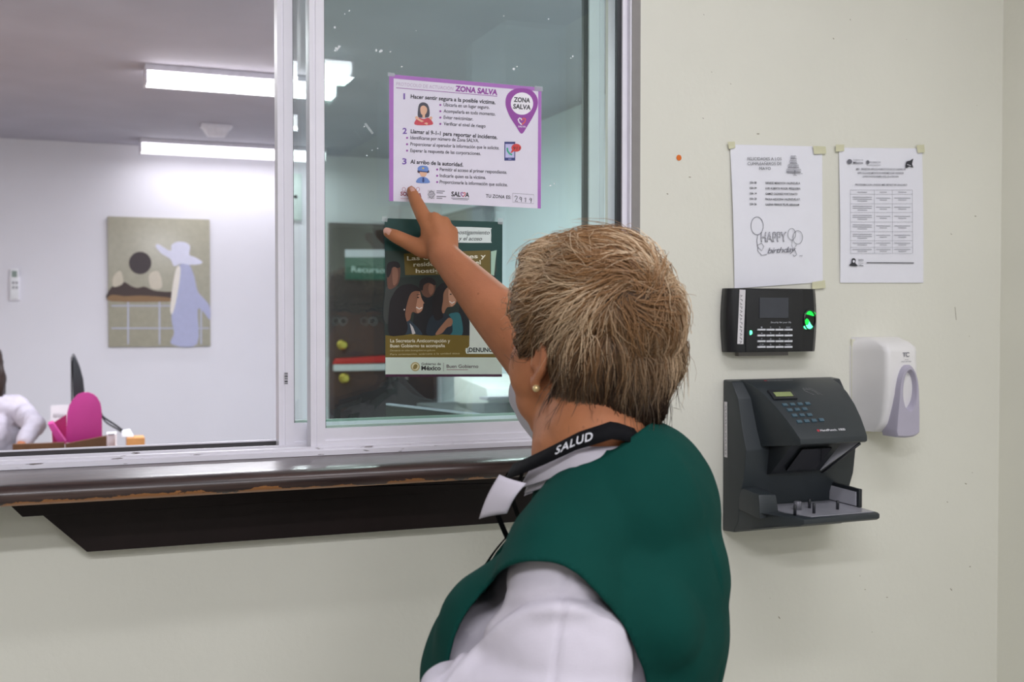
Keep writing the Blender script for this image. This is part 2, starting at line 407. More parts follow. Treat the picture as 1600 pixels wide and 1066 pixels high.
# counter
def wood():
    m = bpy.data.materials.new('varnished_wood'); m.use_nodes = True; nt = m.node_tree; N, L = nt.nodes, nt.links; b = N['Principled BSDF']
    tc = N.new('ShaderNodeTexCoord'); mp = N.new('ShaderNodeMapping'); mp.inputs['Scale'].default_value = (3, 60, 60)
    L.new(tc.outputs['Object'], mp.inputs[0]); n1 = N.new('ShaderNodeTexNoise'); n1.inputs['Scale'].default_value = 2.5; n1.inputs['Detail'].default_value = 7
    L.new(mp.outputs[0], n1.inputs['Vector']); r1 = N.new('ShaderNodeValToRGB'); L.new(n1.outputs['Fac'], r1.inputs[0])
    r1.color_ramp.elements[0].position = .35; r1.color_ramp.elements[1].position = .75
    r1.color_ramp.elements[0].color = (*lin('2c1f1e'), 1); r1.color_ramp.elements[1].color = (*lin('503a33'), 1)
    # worn nose: bare orange wood low on the front edge, ragged by noise
    sx = N.new('ShaderNodeSeparateXYZ'); L.new(tc.outputs['Object'], sx.inputs[0])
    n2 = N.new('ShaderNodeTexNoise'); n2.inputs['Scale'].default_value = 14; n2.inputs['Detail'].default_value = 8; n2.inputs['Roughness'].default_value = .65
    m2 = N.new('ShaderNodeMapping'); m2.inputs['Scale'].default_value = (.6, 1.5, 1.5); L.new(tc.outputs['Object'], m2.inputs[0]); L.new(m2.outputs[0], n2.inputs['Vector'])
    def M(op, a, bb):
        n = N.new('ShaderNodeMath'); n.operation = op
        for i, v in enumerate((a, bb)):
            if isinstance(v, (int, float)): n.inputs[i].default_value = v
            else: L.new(v, n.inputs[i])
        return n.outputs[0]
    fy = M('LESS_THAN', sx.outputs['Y'], YC/2+.014)
    hz = M('MULTIPLY', M('ADD', sx.outputs['Z'], .002), -22.0)
    xx = M('MULTIPLY', sx.outputs['X'], -.16)
    a = M('ADD', M('ADD', n2.outputs['Fac'], hz), xx)
    th = M('GREATER_THAN', a, .60); wr = M('MULTIPLY', th, fy)
    mx = N.new('ShaderNodeMix'); mx.data_type = 'RGBA'; L.new(wr, mx.inputs[0]); L.new(r1.outputs[0], mx.inputs[6]); mx.inputs[7].default_value = (*lin('a8703f'), 1)
    L.new(mx.outputs[2], b.inputs['Base Color'])
    n3 = N.new('ShaderNodeTexNoise'); n3.inputs['Scale'].default_value = 9; n3.inputs['Detail'].default_value = 5; L.new(tc.outputs['Object'], n3.inputs['Vector'])
    rr = N.new('ShaderNodeMapRange'); rr.inputs[3].default_value = .28; rr.inputs[4].default_value = .5; L.new(n3.outputs['Fac'], rr.inputs[0]); L.new(rr.outputs[0], b.inputs['Roughness'])
    n4 = N.new('ShaderNodeTexNoise'); n4.inputs['Scale'].default_value = 60; L.new(tc.outputs['Object'], n4.inputs['Vector'])
    bp = N.new('ShaderNodeBump'); bp.inputs['Strength'].default_value = .22; bp.inputs['Distance'].default_value = .002; L.new(n4.outputs['Fac'], bp.inputs['Height']); L.new(bp.outputs[0], b.inputs['Normal'])
    b.inputs['Coat Weight'].default_value = .35; b.inputs['Coat Roughness'].default_value = .2
    return m
M_wood = wood(); M_dark = mat('dark_stained_board', '1d1313', rough=.55, var=.15, scale=12, spec=.3)
counter = empty('reception_counter', (.1, -.05, ZB-.03), 'long dark varnished wooden counter ledge under the sliding window, worn orange along its edge', 'counter')
nose = [(-.0006, ZB-.032), (-.0006, ZB-.0005), (-.01, ZB-.0005), (YC+.03, ZB-.001), (YC+.012, ZB-.002), (YC+.004, ZB-.006), (YC, ZB-.012), (YC-.001, ZB-.018), (YC+.003, ZB-.026), (YC+.010, ZB-.031), (YC+.02, ZB-.032)]
extrude_x('worktop', nose, XL, XO+.02, M_wood, counter, smooth=.9)
S(box('window_sill', XL, XO, 0, TK, ZB-.034, ZB, M_wood))
def pz(px, py, y): p = W(px, py, y); return (p.x, p.z)
prism_y('support_board', [pz(66, 805, -.03), pz(136, 863, -.03), (XO-.08, pz(745, 821, -.03)[1]), (XO-.02, ZB-.033), pz(50, 770, -.03)], -.03, -.001, M_dark, counter, bevel=.0015)
prism_y('upper_moulding', [pz(0, 775, -.05), pz(35, 808, -.05), (XO-.03, pz(35, 808, -.05)[1]), (XO-.01, ZB-.033), (pz(0, 775, -.05)[0], ZB-.033)], -.05, -.031, M_dark, counter, bevel=.0015)
print('CHK', ZB, W(0,734).z, W(830,697).z, YC, onz(0,763,ZB).y, onz(787,731,ZB).y, 'far', YF, XR, 'xo', XO, XW, FIX)

# ---------------------------------------------------------------- ceiling lamps
M_lamp = mat('lamp_diffuser', 'ffffff', rough=.5, emit=('fdfaff', 6.5)); M_lampb = mat('lamp_body', 'e6e3ee', rough=.4)
LL = ['long white tube lamp on the office ceiling, nearer than the one by the wall', 'long white ceiling lamp close against the far office wall',
      'white ceiling lamp behind the camera, mirrored just above the nearer office lamp', 'rearmost ceiling lamp of the waiting area, a small reflection in the glass',
      'ceiling lamp above the counter on the waiting side', 'ceiling lamp near the right wall of the waiting area', 'ceiling lamp over the office desk behind the glass', 'ceiling lamp above the left part of the office, outside the frame']
for i, (a, b, y) in enumerate(FIX):
    t = empty('ceiling_lamp', ((a+b)/2, y, CEIL), LL[i], 'lamp', 'tube lamps on the ceiling')
    box('lamp_housing', a, b, y-.075, y+.075, CEIL-.03, CEIL-.0005, M_lampb, t, bevel=.004)
    M_lamp_ = M_lamp if i != 1 else mat('dim_lamp_diffuser', 'ffffff', rough=.5, emit=('fdfaff', 2.4))
    extrude_x('diffuser', [(y-.068, CEIL-.031), (y-.064, CEIL-.07), (y-.05, CEIL-.084), (y+.05, CEIL-.084), (y+.064, CEIL-.07), (y+.068, CEIL-.031)], a+.012, b-.012, M_lamp_, t)
    box('end_cap', a, a+.011, y-.07, y+.07, CEIL-.087, CEIL-.031, M_lampb, t, bevel=.003)
    box('end_cap', b-.011, b, y-.07, y+.07, CEIL-.087, CEIL-.031, M_lampb, t, bevel=.003)

# ---------------------------------------------------------------- far office wall
pa = Print(YF-.022)
fp = empty('framed_picture', W(248, 542, YF), 'frameless picture of a pale hatted figure and dark sun, on far office wall', 'picture')
a = W(168, 338, YF-.02); b = W(329, 541, YF-.02)
box('panel', a.x, b.x, YF-.021, YF-.001, b.z, a.z, mat('picture_panel', 'a9a594', rough=.3), fp, bevel=.003)
o_, br, wt, gr = ink('2f2426'), ink('4a3227'), ink('dcdcf0'), ink('b9bccf')
pa.ell(219, 411, 17.5, 17.5, ink('3a2f33'), 1, 32)
pa.smooth([(173,450),(183,446),(194,441),(205,447),(215,450),(226,448),(240,454),(258,456),(269,457),(269,470),(173,470)], ink('3d2b28'), 1, 3)
pa.smooth([(174,461),(195,463),(215,462),(240,463),(268,466),(268,471),(174,471)], ink('8a6a48'), 2, 3)
for x in (199, 248, 313): pa.rect(x, 472, x+2.5, 538, gr, 1)
for y in (477, 512): pa.rect(174, y, 327, y+2, gr, 1)
pa.smooth([(181,427),(189,424),(193,440),(188,446),(177,448),(176,436)], ink('c9c0ae'), 1, 3)
pa.smooth([(233,429),(247,424),(253,440),(251,451),(236,450)], ink('cfc6b6'), 1, 3)
pa.smooth([(280,415),(294,412),(303,430),(309,455),(320,468),(328,480),(328,500),(318,488),(309,485),(308,538),(268,538),(272,520),(268,500),(270,470),(276,440)], ink('b0b3d4'), 3, 4)
pa.smooth([(276,418),(282,420),(279,450),(271,487),(266,486),(270,445)], ink('e9e2da'), 4, 3)
pa.smooth([(243,385),(248,382),(266,392),(268,383),(277,378),(290,379),(297,385),(296,398),(305,402),(316,409),(312,413),(296,414),(283,412),(272,416),(266,405),(252,396)], wt, 5, 4)
pa.build('printed_image', fp)

rc = empty('remote_control', W(22, 470, YF), 'small white remote control in its holder on the office wall left of the picture', 'remote')
a = W(14, 420, YF); b = W(32, 470, YF)
box('holder', a.x, b.x, YF-.02, YF-.001, b.z, a.z-.05, M_alu, rc, bevel=.004)
box('remote_body', a.x+.008, b.x-.008, YF-.034, YF-.0205, b.z+.01, a.z, mat('remote_plastic', 'eeeef2'), rc, bevel=.004)
box('display', a.x+.018, b.x-.018, YF-.036, YF-.0342, a.z-.055, a.z-.015, mat('grey_lcd', '8c9a94', rough=.2), rc)
boxes('remote_button', [(a.x+.02+.02*i, a.x+.033+.02*i, YF-.037, YF-.0342, a.z-.1-.03*j, a.z-.085-.03*j) for i in range(2) for j in range(2)], mat('grey_key', '9a9aa2'), rc)

pl = empty('wall_plate', W(463, 345, YF), 'pale green rectangular cover plate with one dark screw, seen between the window stiles', 'wall plate')
a = W(453, 271, YF); b = W(471, 345, YF)
box('plate', a.x, b.x, YF-.02, YF-.001, b.z, a.z, mat('pale_green_plate', 'ccd9d6'), pl, bevel=.003)
c_ = W(461, 308, YF); lathe_y('screw', (c_.x, YF-.026, c_.z), [(.012, 0), (.014, .006)], M_gask, pl, seg=12)

# dark door
dr = empty('door_1', (W(600, 493, YF).x, YF, 0), kind='structure')
a = W(514, 348, YF-.03); xb = W(686, 493, YF).x-.03
M_door = mat('dark_brown_door', '33252a', rough=.45, var=.1, scale=6)
box('door_leaf', a.x+.03, xb-.03, YF-.045, YF-.012, .01, a.z-.03, M_door, dr, bevel=.003)
boxes('door_frame', [(a.x, a.x+.029, YF-.05, YF-.001, 0, a.z), (xb-.029, xb, YF-.05, YF-.001, 0, a.z), (a.x+.029, xb-.029, YF-.05, YF-.001, a.z-.029, a.z)], mat('door_frame_paint', '4a3e44'), dr)
M_brass = mat('brass', 'c9b65a', rough=.25, metal=.9)
for (px, py) in ((534, 539), (537, 591)):
    c_ = W(px, py, YF-.05); lathe_y('door_knob', (c_.x, YF-.0455, c_.z), [(.035, 0), (.035, -.008), (.014, -.012), (.014, -.03), (.03, -.04), (.034, -.055), (.024, -.068), (.002, -.07)], M_brass, dr, seg=18)
eb = empty('exit_push_bar', W(560, 565, YF-.06), 'red and white push bar across the dark brown office door', 'push bar')
a2 = W(519, 556, YF-.08); b2 = W(600, 568, YF-.08); x1 = xb-.1
hexa('red_bar', [(a2.x, YF-.10, b2.z), (x1, YF-.10, b2.z+.01), (x1, YF-.07, b2.z+.01), (a2.x, YF-.07, b2.z), (a2.x+.02, YF-.10, a2.z-.02), (x1, YF-.10, a2.z+.01), (x1, YF-.07, a2.z+.01), (a2.x+.02, YF-.07, a2.z-.02)], mat('red_plastic', 'c0141c', rough=.35), eb, bevel=.006)
box('white_rail', a2.x+.01, x1, YF-.095, YF-.0455, b2.z-.05, b2.z-.002, mat('white_rail', 'd9dade', rough=.35), eb, bevel=.006)
sg = empty('door_sign', W(575, 438, YF-.047), 'green and white office sign reading Recursos on the dark door', 'sign')
a = W(539, 390, YF-.05); b = W(628, 438, YF-.05)
box('sign_panel', a.x, b.x, YF-.052, YF-.046, b.z, a.z, mat('sign_green', '1f5f50', rough=.4), sg)
P = Print(YF-.0525); P.rect(539, 390, 628, 402, ink('e4e4f0')); P.text('Recursos', 549, 425, 607, 427, 9, ink('cfe6e0'), 2, bold=.015); P.build('printed_text', sg)
def onx(px, py, x): d = ray(px, py); return CAM+d*((x-CAM.x)/d.x)
ta, tb_ = onx(757, 318, XR-.08), onx(679, 345, XR-.08)
tv = empty('wall_screen', (XR, (ta.y+tb_.y)/2, ta.z-.5), 'black wall-mounted screen on the office side wall, peeking out above the green poster', 'screen')
box('screen_shell', XR-.08, XR-.02, ta.y, tb_.y, ta.z-.5, ta.z, M_gask, tv, bevel=.006)
box('screen_glass', XR-.0825, XR-.0802, ta.y+.02, tb_.y-.02, ta.z-.47, ta.z-.03, mat('black_glass', '08090b', rough=.1), tv)
box('wall_bracket', XR-.0195, XR-.0005, (ta.y+tb_.y)/2-.15, (ta.y+tb_.y)/2+.15, ta.z-.38, ta.z-.14, M_alug, tv)
em = empty('emergency_light', W(336, 212, YF-.9), 'small pale emergency light on the office ceiling near the far lamp', 'lamp')
p = onz(338, 203, CEIL-.03)
box('lamp_base', p.x-.09, p.x+.09, p.y-.05, p.y+.05, CEIL-.02, CEIL-.0005, M_lampb, em, bevel=.004)
hexa('lamp_cover', [(p.x-.05, p.y-.03, CEIL-.07), (p.x+.05, p.y-.03, CEIL-.07), (p.x+.05, p.y+.03, CEIL-.07), (p.x-.05, p.y+.03, CEIL-.07), (p.x-.08, p.y-.045, CEIL-.0205), (p.x+.08, p.y-.045, CEIL-.0205), (p.x+.08, p.y+.045, CEIL-.0205), (p.x-.08, p.y+.045, CEIL-.0205)], M_lampb, em, bevel=.003)

# ---------------------------------------------------------------- notices on the glass
def sheet(name, y, corners, m, parent, th=.0004, nx=12, nz=12, curl=None):
    """thin sheet with px corners TL TR BR BL, curl(u,v) pushes it off the wall (towards -y)"""
    P4 = [W(a, b, y) for a, b in corners]; vs, fs = [], []
    for k in (0, 1):
        for j in range(nz+1):
            for i in range(nx+1):
                u, v = i/nx, j/nz
                p = (P4[0]*(1-u)+P4[1]*u)*(1-v)+(P4[3]*(1-u)+P4[2]*u)*v
                d = curl(u, v) if curl else 0
                vs.append((p.x, y-d-(0 if k else th), p.z))
    n = (nx+1)*(nz+1)
    for j in range(nz):
        for i in range(nx):
            a = j*(nx+1)+i; fs.append((a, a+1, a+nx+2, a+nx+1)); fs.append((n+a+nx+1, n+a+nx+2, n+a+1, n+a))
    ring = [i for i in range(nx+1)]+[j*(nx+1)+nx for j in range(1, nz+1)]+[nz*(nx+1)+i for i in range(nx-1, -1, -1)]+[j*(nx+1) for j in range(nz-1, 0, -1)]
    for i, a in enumerate(ring): b = ring[(i+1) % len(ring)]; fs.append((a, n+a, n+b, b))
    return mk(name, vs, fs, m, parent, smooth=.5)
M_paper = mat('white_paper', 'ececf4', rough=.6, var=.01)
M_card = mat('laminated_white', 'e9e4f2', rough=.45, var=.01, spec=.3)
YP = .0174
z1 = empty('zone_notice', W(727, 325, YP), 'purple-bordered white Zona Salva notice taped high on the glass, under the pointing finger', 'notice')
sheet('card', YP, [(608,116),(846,137),(845,326),(608,314)], M_card, z1)
P = Print(YP-.0005); pu = ink('b274c4'); pd = ink('9a4aa6'); bk = ink('25222c'); dk = ink('3c3844'); vi = ink('7d5ab0')
P.poly([(608,116),(846,137),(845.8,143),(608,122)], pu); P.poly([(608,116),(615,116.7),(614.5,314.4),(608,314)], pu)
P.poly([(841,137),(846,137),(845,326),(840,325.6)], pu)
P.text('PROTOCOLO DE ACTUACIÓN', 619, 133.5, 708, 141, 5.2, ink('c9b4cf'), sp=1.05); P.text('ZONA SALVA', 711, 142, 777, 148.5, 8, pd, bold=.045)
P.line([(619,137.2),(777,150.5)], .9, pd)
for t, a, b in (('1', 631, 155), ('2', 630.5, 209), ('3', 630, 256.5)): P.text(t, a-1.5+(t=='1')*.8, b, a+1.8+(t!='1')*3.4, b, 8.8, vi, bold=.03)
P.text('Hacer sentir segura a la posible víctima.', 641.5, 153.5, 774, 162.8, 6.0, bk, bold=.022)
for i, (t, x1) in enumerate([('Ubicarla en un lugar seguro.', 764.5), ('Acompañarla en todo momento.', 774), ('Evitar revictimizar.', 739), ('Verificar el nivel de riesgo', 758.5)]):
    y = 166+i*9.9; dy = (x1-693)*.06; P.ell(688, y-2, 1.6, 1.6, pd); P.text(t, 693, y, x1, y+dy, 5.2, dk, bold=.012)
P.text('Llamar al 9-1-1 para reportar el incidente.', 641.5, 208, 777, 217.5, 6.0, bk, bold=.022)
for i, (t, x1) in enumerate([('Identificarse por número de Zona SALVA.', 748), ('Proporcionar al operador la información que le solicite.', 780), ('Esperar la respuesta de las corporaciones.', 751)]):
    y = 217.5+i*10; dy = (x1-641)*.045; P.ell(636, y-2, 1.6, 1.6, pd); P.text(t, 641, y, x1, y+dy, 5.2, dk, bold=.012)
P.text('Al arribo de la autoridad.', 641, 255.5, 723.5, 260.3, 6.0, bk, bold=.022)
for i, (t, x1) in enumerate([('Permitir el acceso al primer respondiente.', 792), ('Indicarle quien es la víctima.', 759), ('Proporcionarle la información que solicite.', 793)]):
    y = 267+i*9.8; dy = (x1-687)*.045; P.ell(683, y-2, 1.6, 1.6, pd); P.text(t, 687, y, x1, y+dy, 5.2, dk, bold=.012)
# map pin
P.smooth([(816,138),(830,141),(839,152),(840,165),(834,180),(824,197),(815,209),(806,197),(796,181),(790,164),(792,149),(802,140)], pd, 1, 5)
P.ell(815.5, 162, 17.5, 17.5, ink('f6f2fa'), 2, 32)
P.text('ZONA', 802.5, 159, 828, 160.5, 7, bk, 3, bold=.03); P.text('SALVA', 801.5, 169.5, 829, 171.5, 7, bk, 3, bold=.03)
P.line([(815,195),(811,191),(809.5,187),(811.5,184.5),(814,185.5),(815.5,188)], 1.8, ink('f6f2fa'), 3); P.line([(815.5,188),(818,184.5),(821,186),(820,190.5),(815,195)], 1.8, ink('e8684e'), 3)
P.text('SALVA', 809.5, 199, 821.5, 199.6, 2.6, ink('f6f2fa'), 3, bold=.02)
# woman with crossed arms
sk = ink('e8b79a'); hr = ink('4d4a57'); rd = ink('cf4a58')
P.smooth([(655,163),(661,160),(668,163),(671,172),(670.5,182),(665,184),(657,184),(653,182),(653,172)], hr, 1)
P.smooth([(657,168),(662,165),(667,169),(666.5,176),(662,180.5),(657.5,177)], sk, 2)
P.rect(660, 179, 664, 184, sk, 2)
P.smooth([(649,195),(650,187),(655,184),(662,186),(669,184),(674,188),(675,195)], rd, 2)
P.line([(650,184),(656,188),(668,194)], 3, sk, 3); P.line([(674,185),(668,189),(655,194)], 3, rd, 4)
P.ell(651, 184, 2.4, 2.4, sk, 4); P.ell(673, 184.5, 2.4, 2.4, sk, 4)
# telephone with a balloon
P.rect(788, 221.5, 805, 251, ink('39407c'), 1); P.rect(789.5, 225, 803.5, 246.5, ink('c7c4ee'), 2); P.rect(794, 248, 799, 249.5, ink('8f95d0'), 2)
P.line([(792.5,231),(793,236),(796,240),(800,242)], 2.6, ink('3fb28b'), 3)
P.ell(806.5, 231, 7.6, 6.2, ink('d84646'), 4); P.poly([(800,234),(797,240),(804,236)], ink('d84646'), 4); P.text('911', 801.5, 234, 812, 234.6, 5, bk, 5)
# officer
P.smooth([(653,270),(655,262),(661,259.5),(667,262),(670,270)], ink('4a3342'), 1); P.smooth([(656,268),(661,266),(666.5,268),(666,274),(661,277.5),(657,274)], sk, 2)
P.smooth([(652.5,263),(656,259.5),(661.5,259),(667,260),(669.5,264),(667,268),(655,267.5)], ink('6f8fd0'), 3); P.line([(654,267.5),(668.5,269)], 1.6, ink('2f3f7c'), 4)
P.ell(661, 263, 1.6, 1.3, ink('e8c35a'), 5); P.smooth([(651,285.5),(653,279),(659,276.5),(664,277),(669,280),(670.5,286)], ink('6f8fd0'), 2); P.poly([(660,277.5),(662.5,277.5),(663,284),(661,285.5),(659.5,284)], ink('2f3f7c'), 3)
# logos
P.text('SONORA', 625.5, 305.5, 658.5, 308, 6, ink('8c2f46'), bold=.03)
for cx in (631, 653): P.ring(cx, 296, 2.6, 3.2, .8, ink('c08a98'), 1, 10)
P.line([(626,310),(658,312)], .6, ink('c08a98'))
P.rect(668, 297, 680, 311, ink('d8d4df')); P.ring(674, 304, 5.6, 6.6, .8, ink('6a6672'), 2, 4)
for i in range(5): P.line([(670, 299+i*2.4), (678, 300+i*2.4)], .9, ink('6a6672'), 2)
for i, l in enumerate((13, 10, 0, 15, 9)):
    if l: P.line([(682, 298.5+i*2.8), (682+l, 299+i*2.8)], 1.3, ink('77737f'))
P.text('SAL', 705, 306.5, 719.5, 307.3, 7, bk, bold=.03); P.text('A', 726.5, 307.8, 733, 308.2, 7, bk, bold=.03)
P.line([(723.5,307.5),(720.5,304.5),(720,301.5),(722,300.5),(723.5,302.5)], 1.3, ink('8d4a9c'), 3); P.line([(723.5,302.5),(725.3,300.7),(727,302),(726.5,304.5),(723.5,307.5)], 1.3, ink('d8515a'), 3)
P.line([(705,309.5),(733,311)], .8, dk); P.line([(707,311.5),(731,312.8)], .6, dk)
P.text('TU ZONA ES:', 759, 308.5, 798, 310.8, 5, bk, bold=.02, sp=1.1)
P.line([(801,302),(834,304.3),(834,318.3),(801,316),(801,302)], .7, ink('a9a6b2'))
for pts in ([(804,308),(806,306),(808.5,307.5),(807,311),(804.5,314.5),(809,314.8)], [(815,309),(812.5,308),(811.5,310.5),(813.5,311.8),(815,309),(814.5,315.5)], [(819,310.5),(821.5,309),(821,316)], [(830.5,311),(828.5,309.5),(827,312),(829.5,313),(830.5,310.5),(829.5,317)]):
    P.line(pts, .9, ink('2b2b3a'), 3)
P.build('printed_artwork', z1)
sh = Print(YP); sh.poly([(604,113),(616,114),(616,122),(604,121)], mat('clear_tape', 'c9d2d4')); 
def tape(parent, y, pts): 
    q = Print(y); q.poly(pts, mat('clear_tape', 'c9d2d4')); return q.build('tape', parent)
tape(z1, YP-.0012, [(606,113),(617,114.5),(617,120),(606,119)]); tape(z1, YP-.0012, [(835,134),(848,135.5),(848,143),(835,142)])

# second poster, curling at its right edge
z2 = empty('conduct_poster', W(693, 590, YP), 'dark green and gold poster with smiling people, on the glass below the Zona Salva notice', 'poster')
cv = lambda u, v: .003*max(0, u-.9)*10*max(0, 1-abs(v-.25)*2.5)
sheet('sheet', YP, [(601,341),(785,347),(784,589),(602,588)], mat('poster_paper', '0f3f3a', rough=.3, var=.03), z2)
P = Print(YP-.0005)
P.poly([(601,341),(785,347),(782,392),(601,393)], ink('12413c')); P.poly([(602,392),(774,392),(775,525),(602,525)], ink('24302b'), 1)
P.poly([(602,392),(775,392),(776,425),(602,435)], ink('2b3d36'), 2)
P.smooth([(703,357),(708,354.5),(763,356),(767,359),(767,377),(763,379.5),(708,379),(703,376)], ink('dfe9e6'), 2, 2)
P.text('hostigamiento', 712, 366, 765, 366.5, 6.2, ink('1c2c2c'), 3, shear=.3, bold=.01); P.text('y el acoso', 716, 375.5, 753, 376, 6, ink('1c2c2c'), 3, shear=.3, bold=.01)
P.poly([(631,396.5),(766,391),(766,423),(767,429),(633,430)], ink('6d5c22'), 3)
ww = ink('e6e2cc')
P.text('Las denunciantes y', 636, 407, 759, 403, 6.4, ww, 4, bold=.02); P.text('residentes contra el', 646, 416.5, 751, 413, 6.4, ww, 4, bold=.02); P.text('hostigamiento', 649.5, 426.5, 735, 425, 6.4, ww, 4, bold=.02)
P.poly([(767,393),(776,391),(774,408),(772,431),(767,429)], ink('a9c9b4'), 3)
sk1, sk2, sk3 = ink('8d6049'), ink('6b4738'), ink('9c6f55'); lt1, lt2 = ink('bd8a6e'), ink('8f6450'); h1 = ink('171216')
# standing man at the left edge
P.smooth([(606,415),(613,409),(622,411),(625.5,420),(624,438),(618,448),(606,450)], sk2, 3); P.smooth([(604,428),(605,413),(613,408.5),(622,410),(625,417),(621,419),(613,418),(610,428),(606,434)], h1, 4)
P.smooth([(602,455),(608,447),(622,448),(634,458),(640,500),(602,505)], ink('3a3f3c'), 2)
# man behind
P.smooth([(656,446),(660,437),(669,435),(679,440),(680,452),(676,461),(668,465),(660,460)], sk2, 3); P.smooth([(655,450),(657,438),(667,433.5),(677,436),(681,443),(678,446),(670,442),(662,446),(660,454)], h1, 4)
P.smooth([(650,475),(660,463),(676,463),(688,476),(690,520),(648,522)], ink('14171c'), 2)
# woman in front
P.smooth([(637,456),(645,450),(655,454),(658,464),(661,474),(660,484),(653,490),(644,488),(640,500),(632,500),(630,475)], sk1, 5)
P.smooth([(608,480),(613,462),(624,448),(640,444),(652,448),(657,455),(648,455),(641,460),(636,474),(633,492),(637,512),(630,524),(608,523)], h1, 6)
P.line([(650,480),(655,483),(659.5,480.5)], 1.6, ink('efe6df'), 7); P.smooth([(636,500),(644,504),(656,516),(658,524),(634,524)], ink('2a3b48'), 4); P.poly([(640,505),(645,511),(649,521),(644,523)], ink('c9c4c2'), 7)
P.smooth([(655,457),(658,465),(661,474),(659,485),(652,489),(650,480),(652,468)], lt1, 6); P.poly([(658,466),(663,474),(658,476)], lt1, 6); P.smooth([(613,420),(620,419),(622,430),(620,442),(614,445)], lt2, 6); P.smooth([(671,444),(677,446),(677,456),(672,461),(669,452)], lt2, 6); P.smooth([(701,452),(708,455),(712,466),(711,474),(705,479),(701,470)], ink('c9977a'), 5.5); P.line([(651,461),(656,460)], .8, h1, 8)
P.ell(653, 465, 1.8, .9, h1, 7); P.ell(631.5, 484, 1, 1.3, ink('efe6df'), 7)
# woman at the right
P.smooth([(690,452),(698,446),(706,449),(712,462),(713,472),(707,479),(698,481),(692,492),(688,480)], sk3, 5)
P.smooth([(675,480),(678,460),(686,446),(697,441.5),(705,446),(698,450),(693,458),(692,470),(690,484),(692,496),(680,500)], h1, 6)
P.line([(702,471),(706,474),(710,471.5)], 1.6, ink('efe6df'), 7); P.ell(704, 460, 1.7, .9, h1, 7)
P.smooth([(670,500),(682,490),(700,492),(706,505),(703,523),(668,524)], ink('1d2b36'), 5); P.smooth([(700,495),(708,489),(719,492),(722,523),(700,523)], ink('2f7077'), 4)
P.smooth([(697,500),(703,497),(707,501),(705,509),(698,512),(690,521),(680,522)], sk3, 7); P.smooth([(718,470),(726,462),(736,470),(742,500),(742,523),(720,523)], ink('171a20'), 3)
# gold band and text
P.poly([(602,524),(615,525.5),(630,524),(642,522),(655,523.5),(675,525),(690,522.5),(705,523.5),(735,524.5),(760,522),(784,523),(784,559),(602,559)], ink('776421'), 8)
P.text('La Secretaría Anticorrupción y', 609.5, 535, 703, 535, 5, ww, 9, bold=.02); P.text('Buen Gobierno te acompaña', 609.5, 543, 695, 542.5, 5, ww, 9, bold=.02)
P.text('Denuncia en sidec.buengobierno.gob.mx', 609.5, 549.2, 680, 548.6, 2.8, ink('c9c094'), 9); P.text('Para orientación, acércate a la unidad ética', 609.5, 555.2, 718, 553.6, 2.8, ink('c9c094'), 9)
P.smooth([(733.5,504),(737,500),(779,500),(781,504),(780,540),(779,551),(775,553),(735,553),(728,552),(727.5,544),(733,541)], ink('dfe9df'), 9, 2)
P.text('¡DENUNCIA!', 730, 550, 779, 550, 6.4, ink('1c2c2c'), 10, bold=.03)
P.rect(602, 558.6, 784, 586, ink('d3e3d6'), 9); P.rect(602, 585, 784, 588.8, ink('4a1e3c'), 9)
P.ell(648.5, 573, 7.2, 7.2, ink('b3a674'), 10); P.ell(648.5, 573, 5.4, 5.4, ink('ded9b4'), 11); P.smooth([(645,576),(646,571),(649,569),(652,571),(651,575),(648,577)], ink('8d7d45'), 12)
P.text('Gobierno de', 658, 570.5, 688.5, 570.5, 3.6, ink('4a4a46'), 10, bold=.02); P.text('México', 658, 578.5, 688.5, 578.5, 6.6, ink('2f2f30'), 10, bold=.03)
P.line([(692.7,567),(692.7,580)], .7, ink('8a8a86'), 10); P.text('Buen Gobierno', 697.5, 575, 747, 575, 5.2, ink('4a2a3a'), 10, bold=.01); P.line([(697.5,577.8),(731,577.8)], .8, ink('8a3a54'), 10)
P.build('printed_artwork', z2)
tape(z2, YP-.0022, [(597,338),(606,339),(605,347),(597,346)]); tape(z2, YP-.0022, [(777,341),(786,341.5),(786,351),(778,350)])

# ---------------------------------------------------------------- papers on the wall
M_tape = mat('yellowed_tape', 'd6d4b4', rough=.45, var=.05)
b1 = empty('birthday_notice', W(1213, 450, 0), 'white birthday notice with balloon drawing, taped above the fingerprint terminal', 'paper')
sheet('sheet', -.0008, [(1140,226),(1284,229),(1285,441),(1147,451)], M_paper, b1, curl=lambda u, v: .003*math.sin(3.1*v)*(1-u)+.001)
class PW(Print):
    pass
P = Print(-.0055); bl = ink('33333b'); gl = ink('70707a')
for t, a, y, b in (('FELICIDADES A LOS', 1168, 250.5, 1221), ('CUMPLEAÑEROS DE', 1168, 258, 1221), ('MAYO', 1186.5, 265.5, 1204)): P.text(t, a, y, b, y, 4.6, bl, bold=-.004)
P.build('printed_text', b1); P = Print(-.0055)
for i, (wd) in enumerate((9, 11, 17, 22)): 
    y = 243+i*7; P.line([(1239.5-wd/2, y+5), (1239.5+wd/2+1, y+5.4)], .8, gl)
    for k in range(wd//2): P.ring(1240-wd/2+k*2+1, y+2.4, 1.2, 2.2, .5, gl, 1, 8)
P.line([(1230,270.5),(1254,271.5)], .6, gl); P.line([(1239,274),(1245,274)], .6, gl); P.line([(1242,266),(1242,274)], .6, gl)
P.build('cake_drawing', b1); P = Print(-.0055)
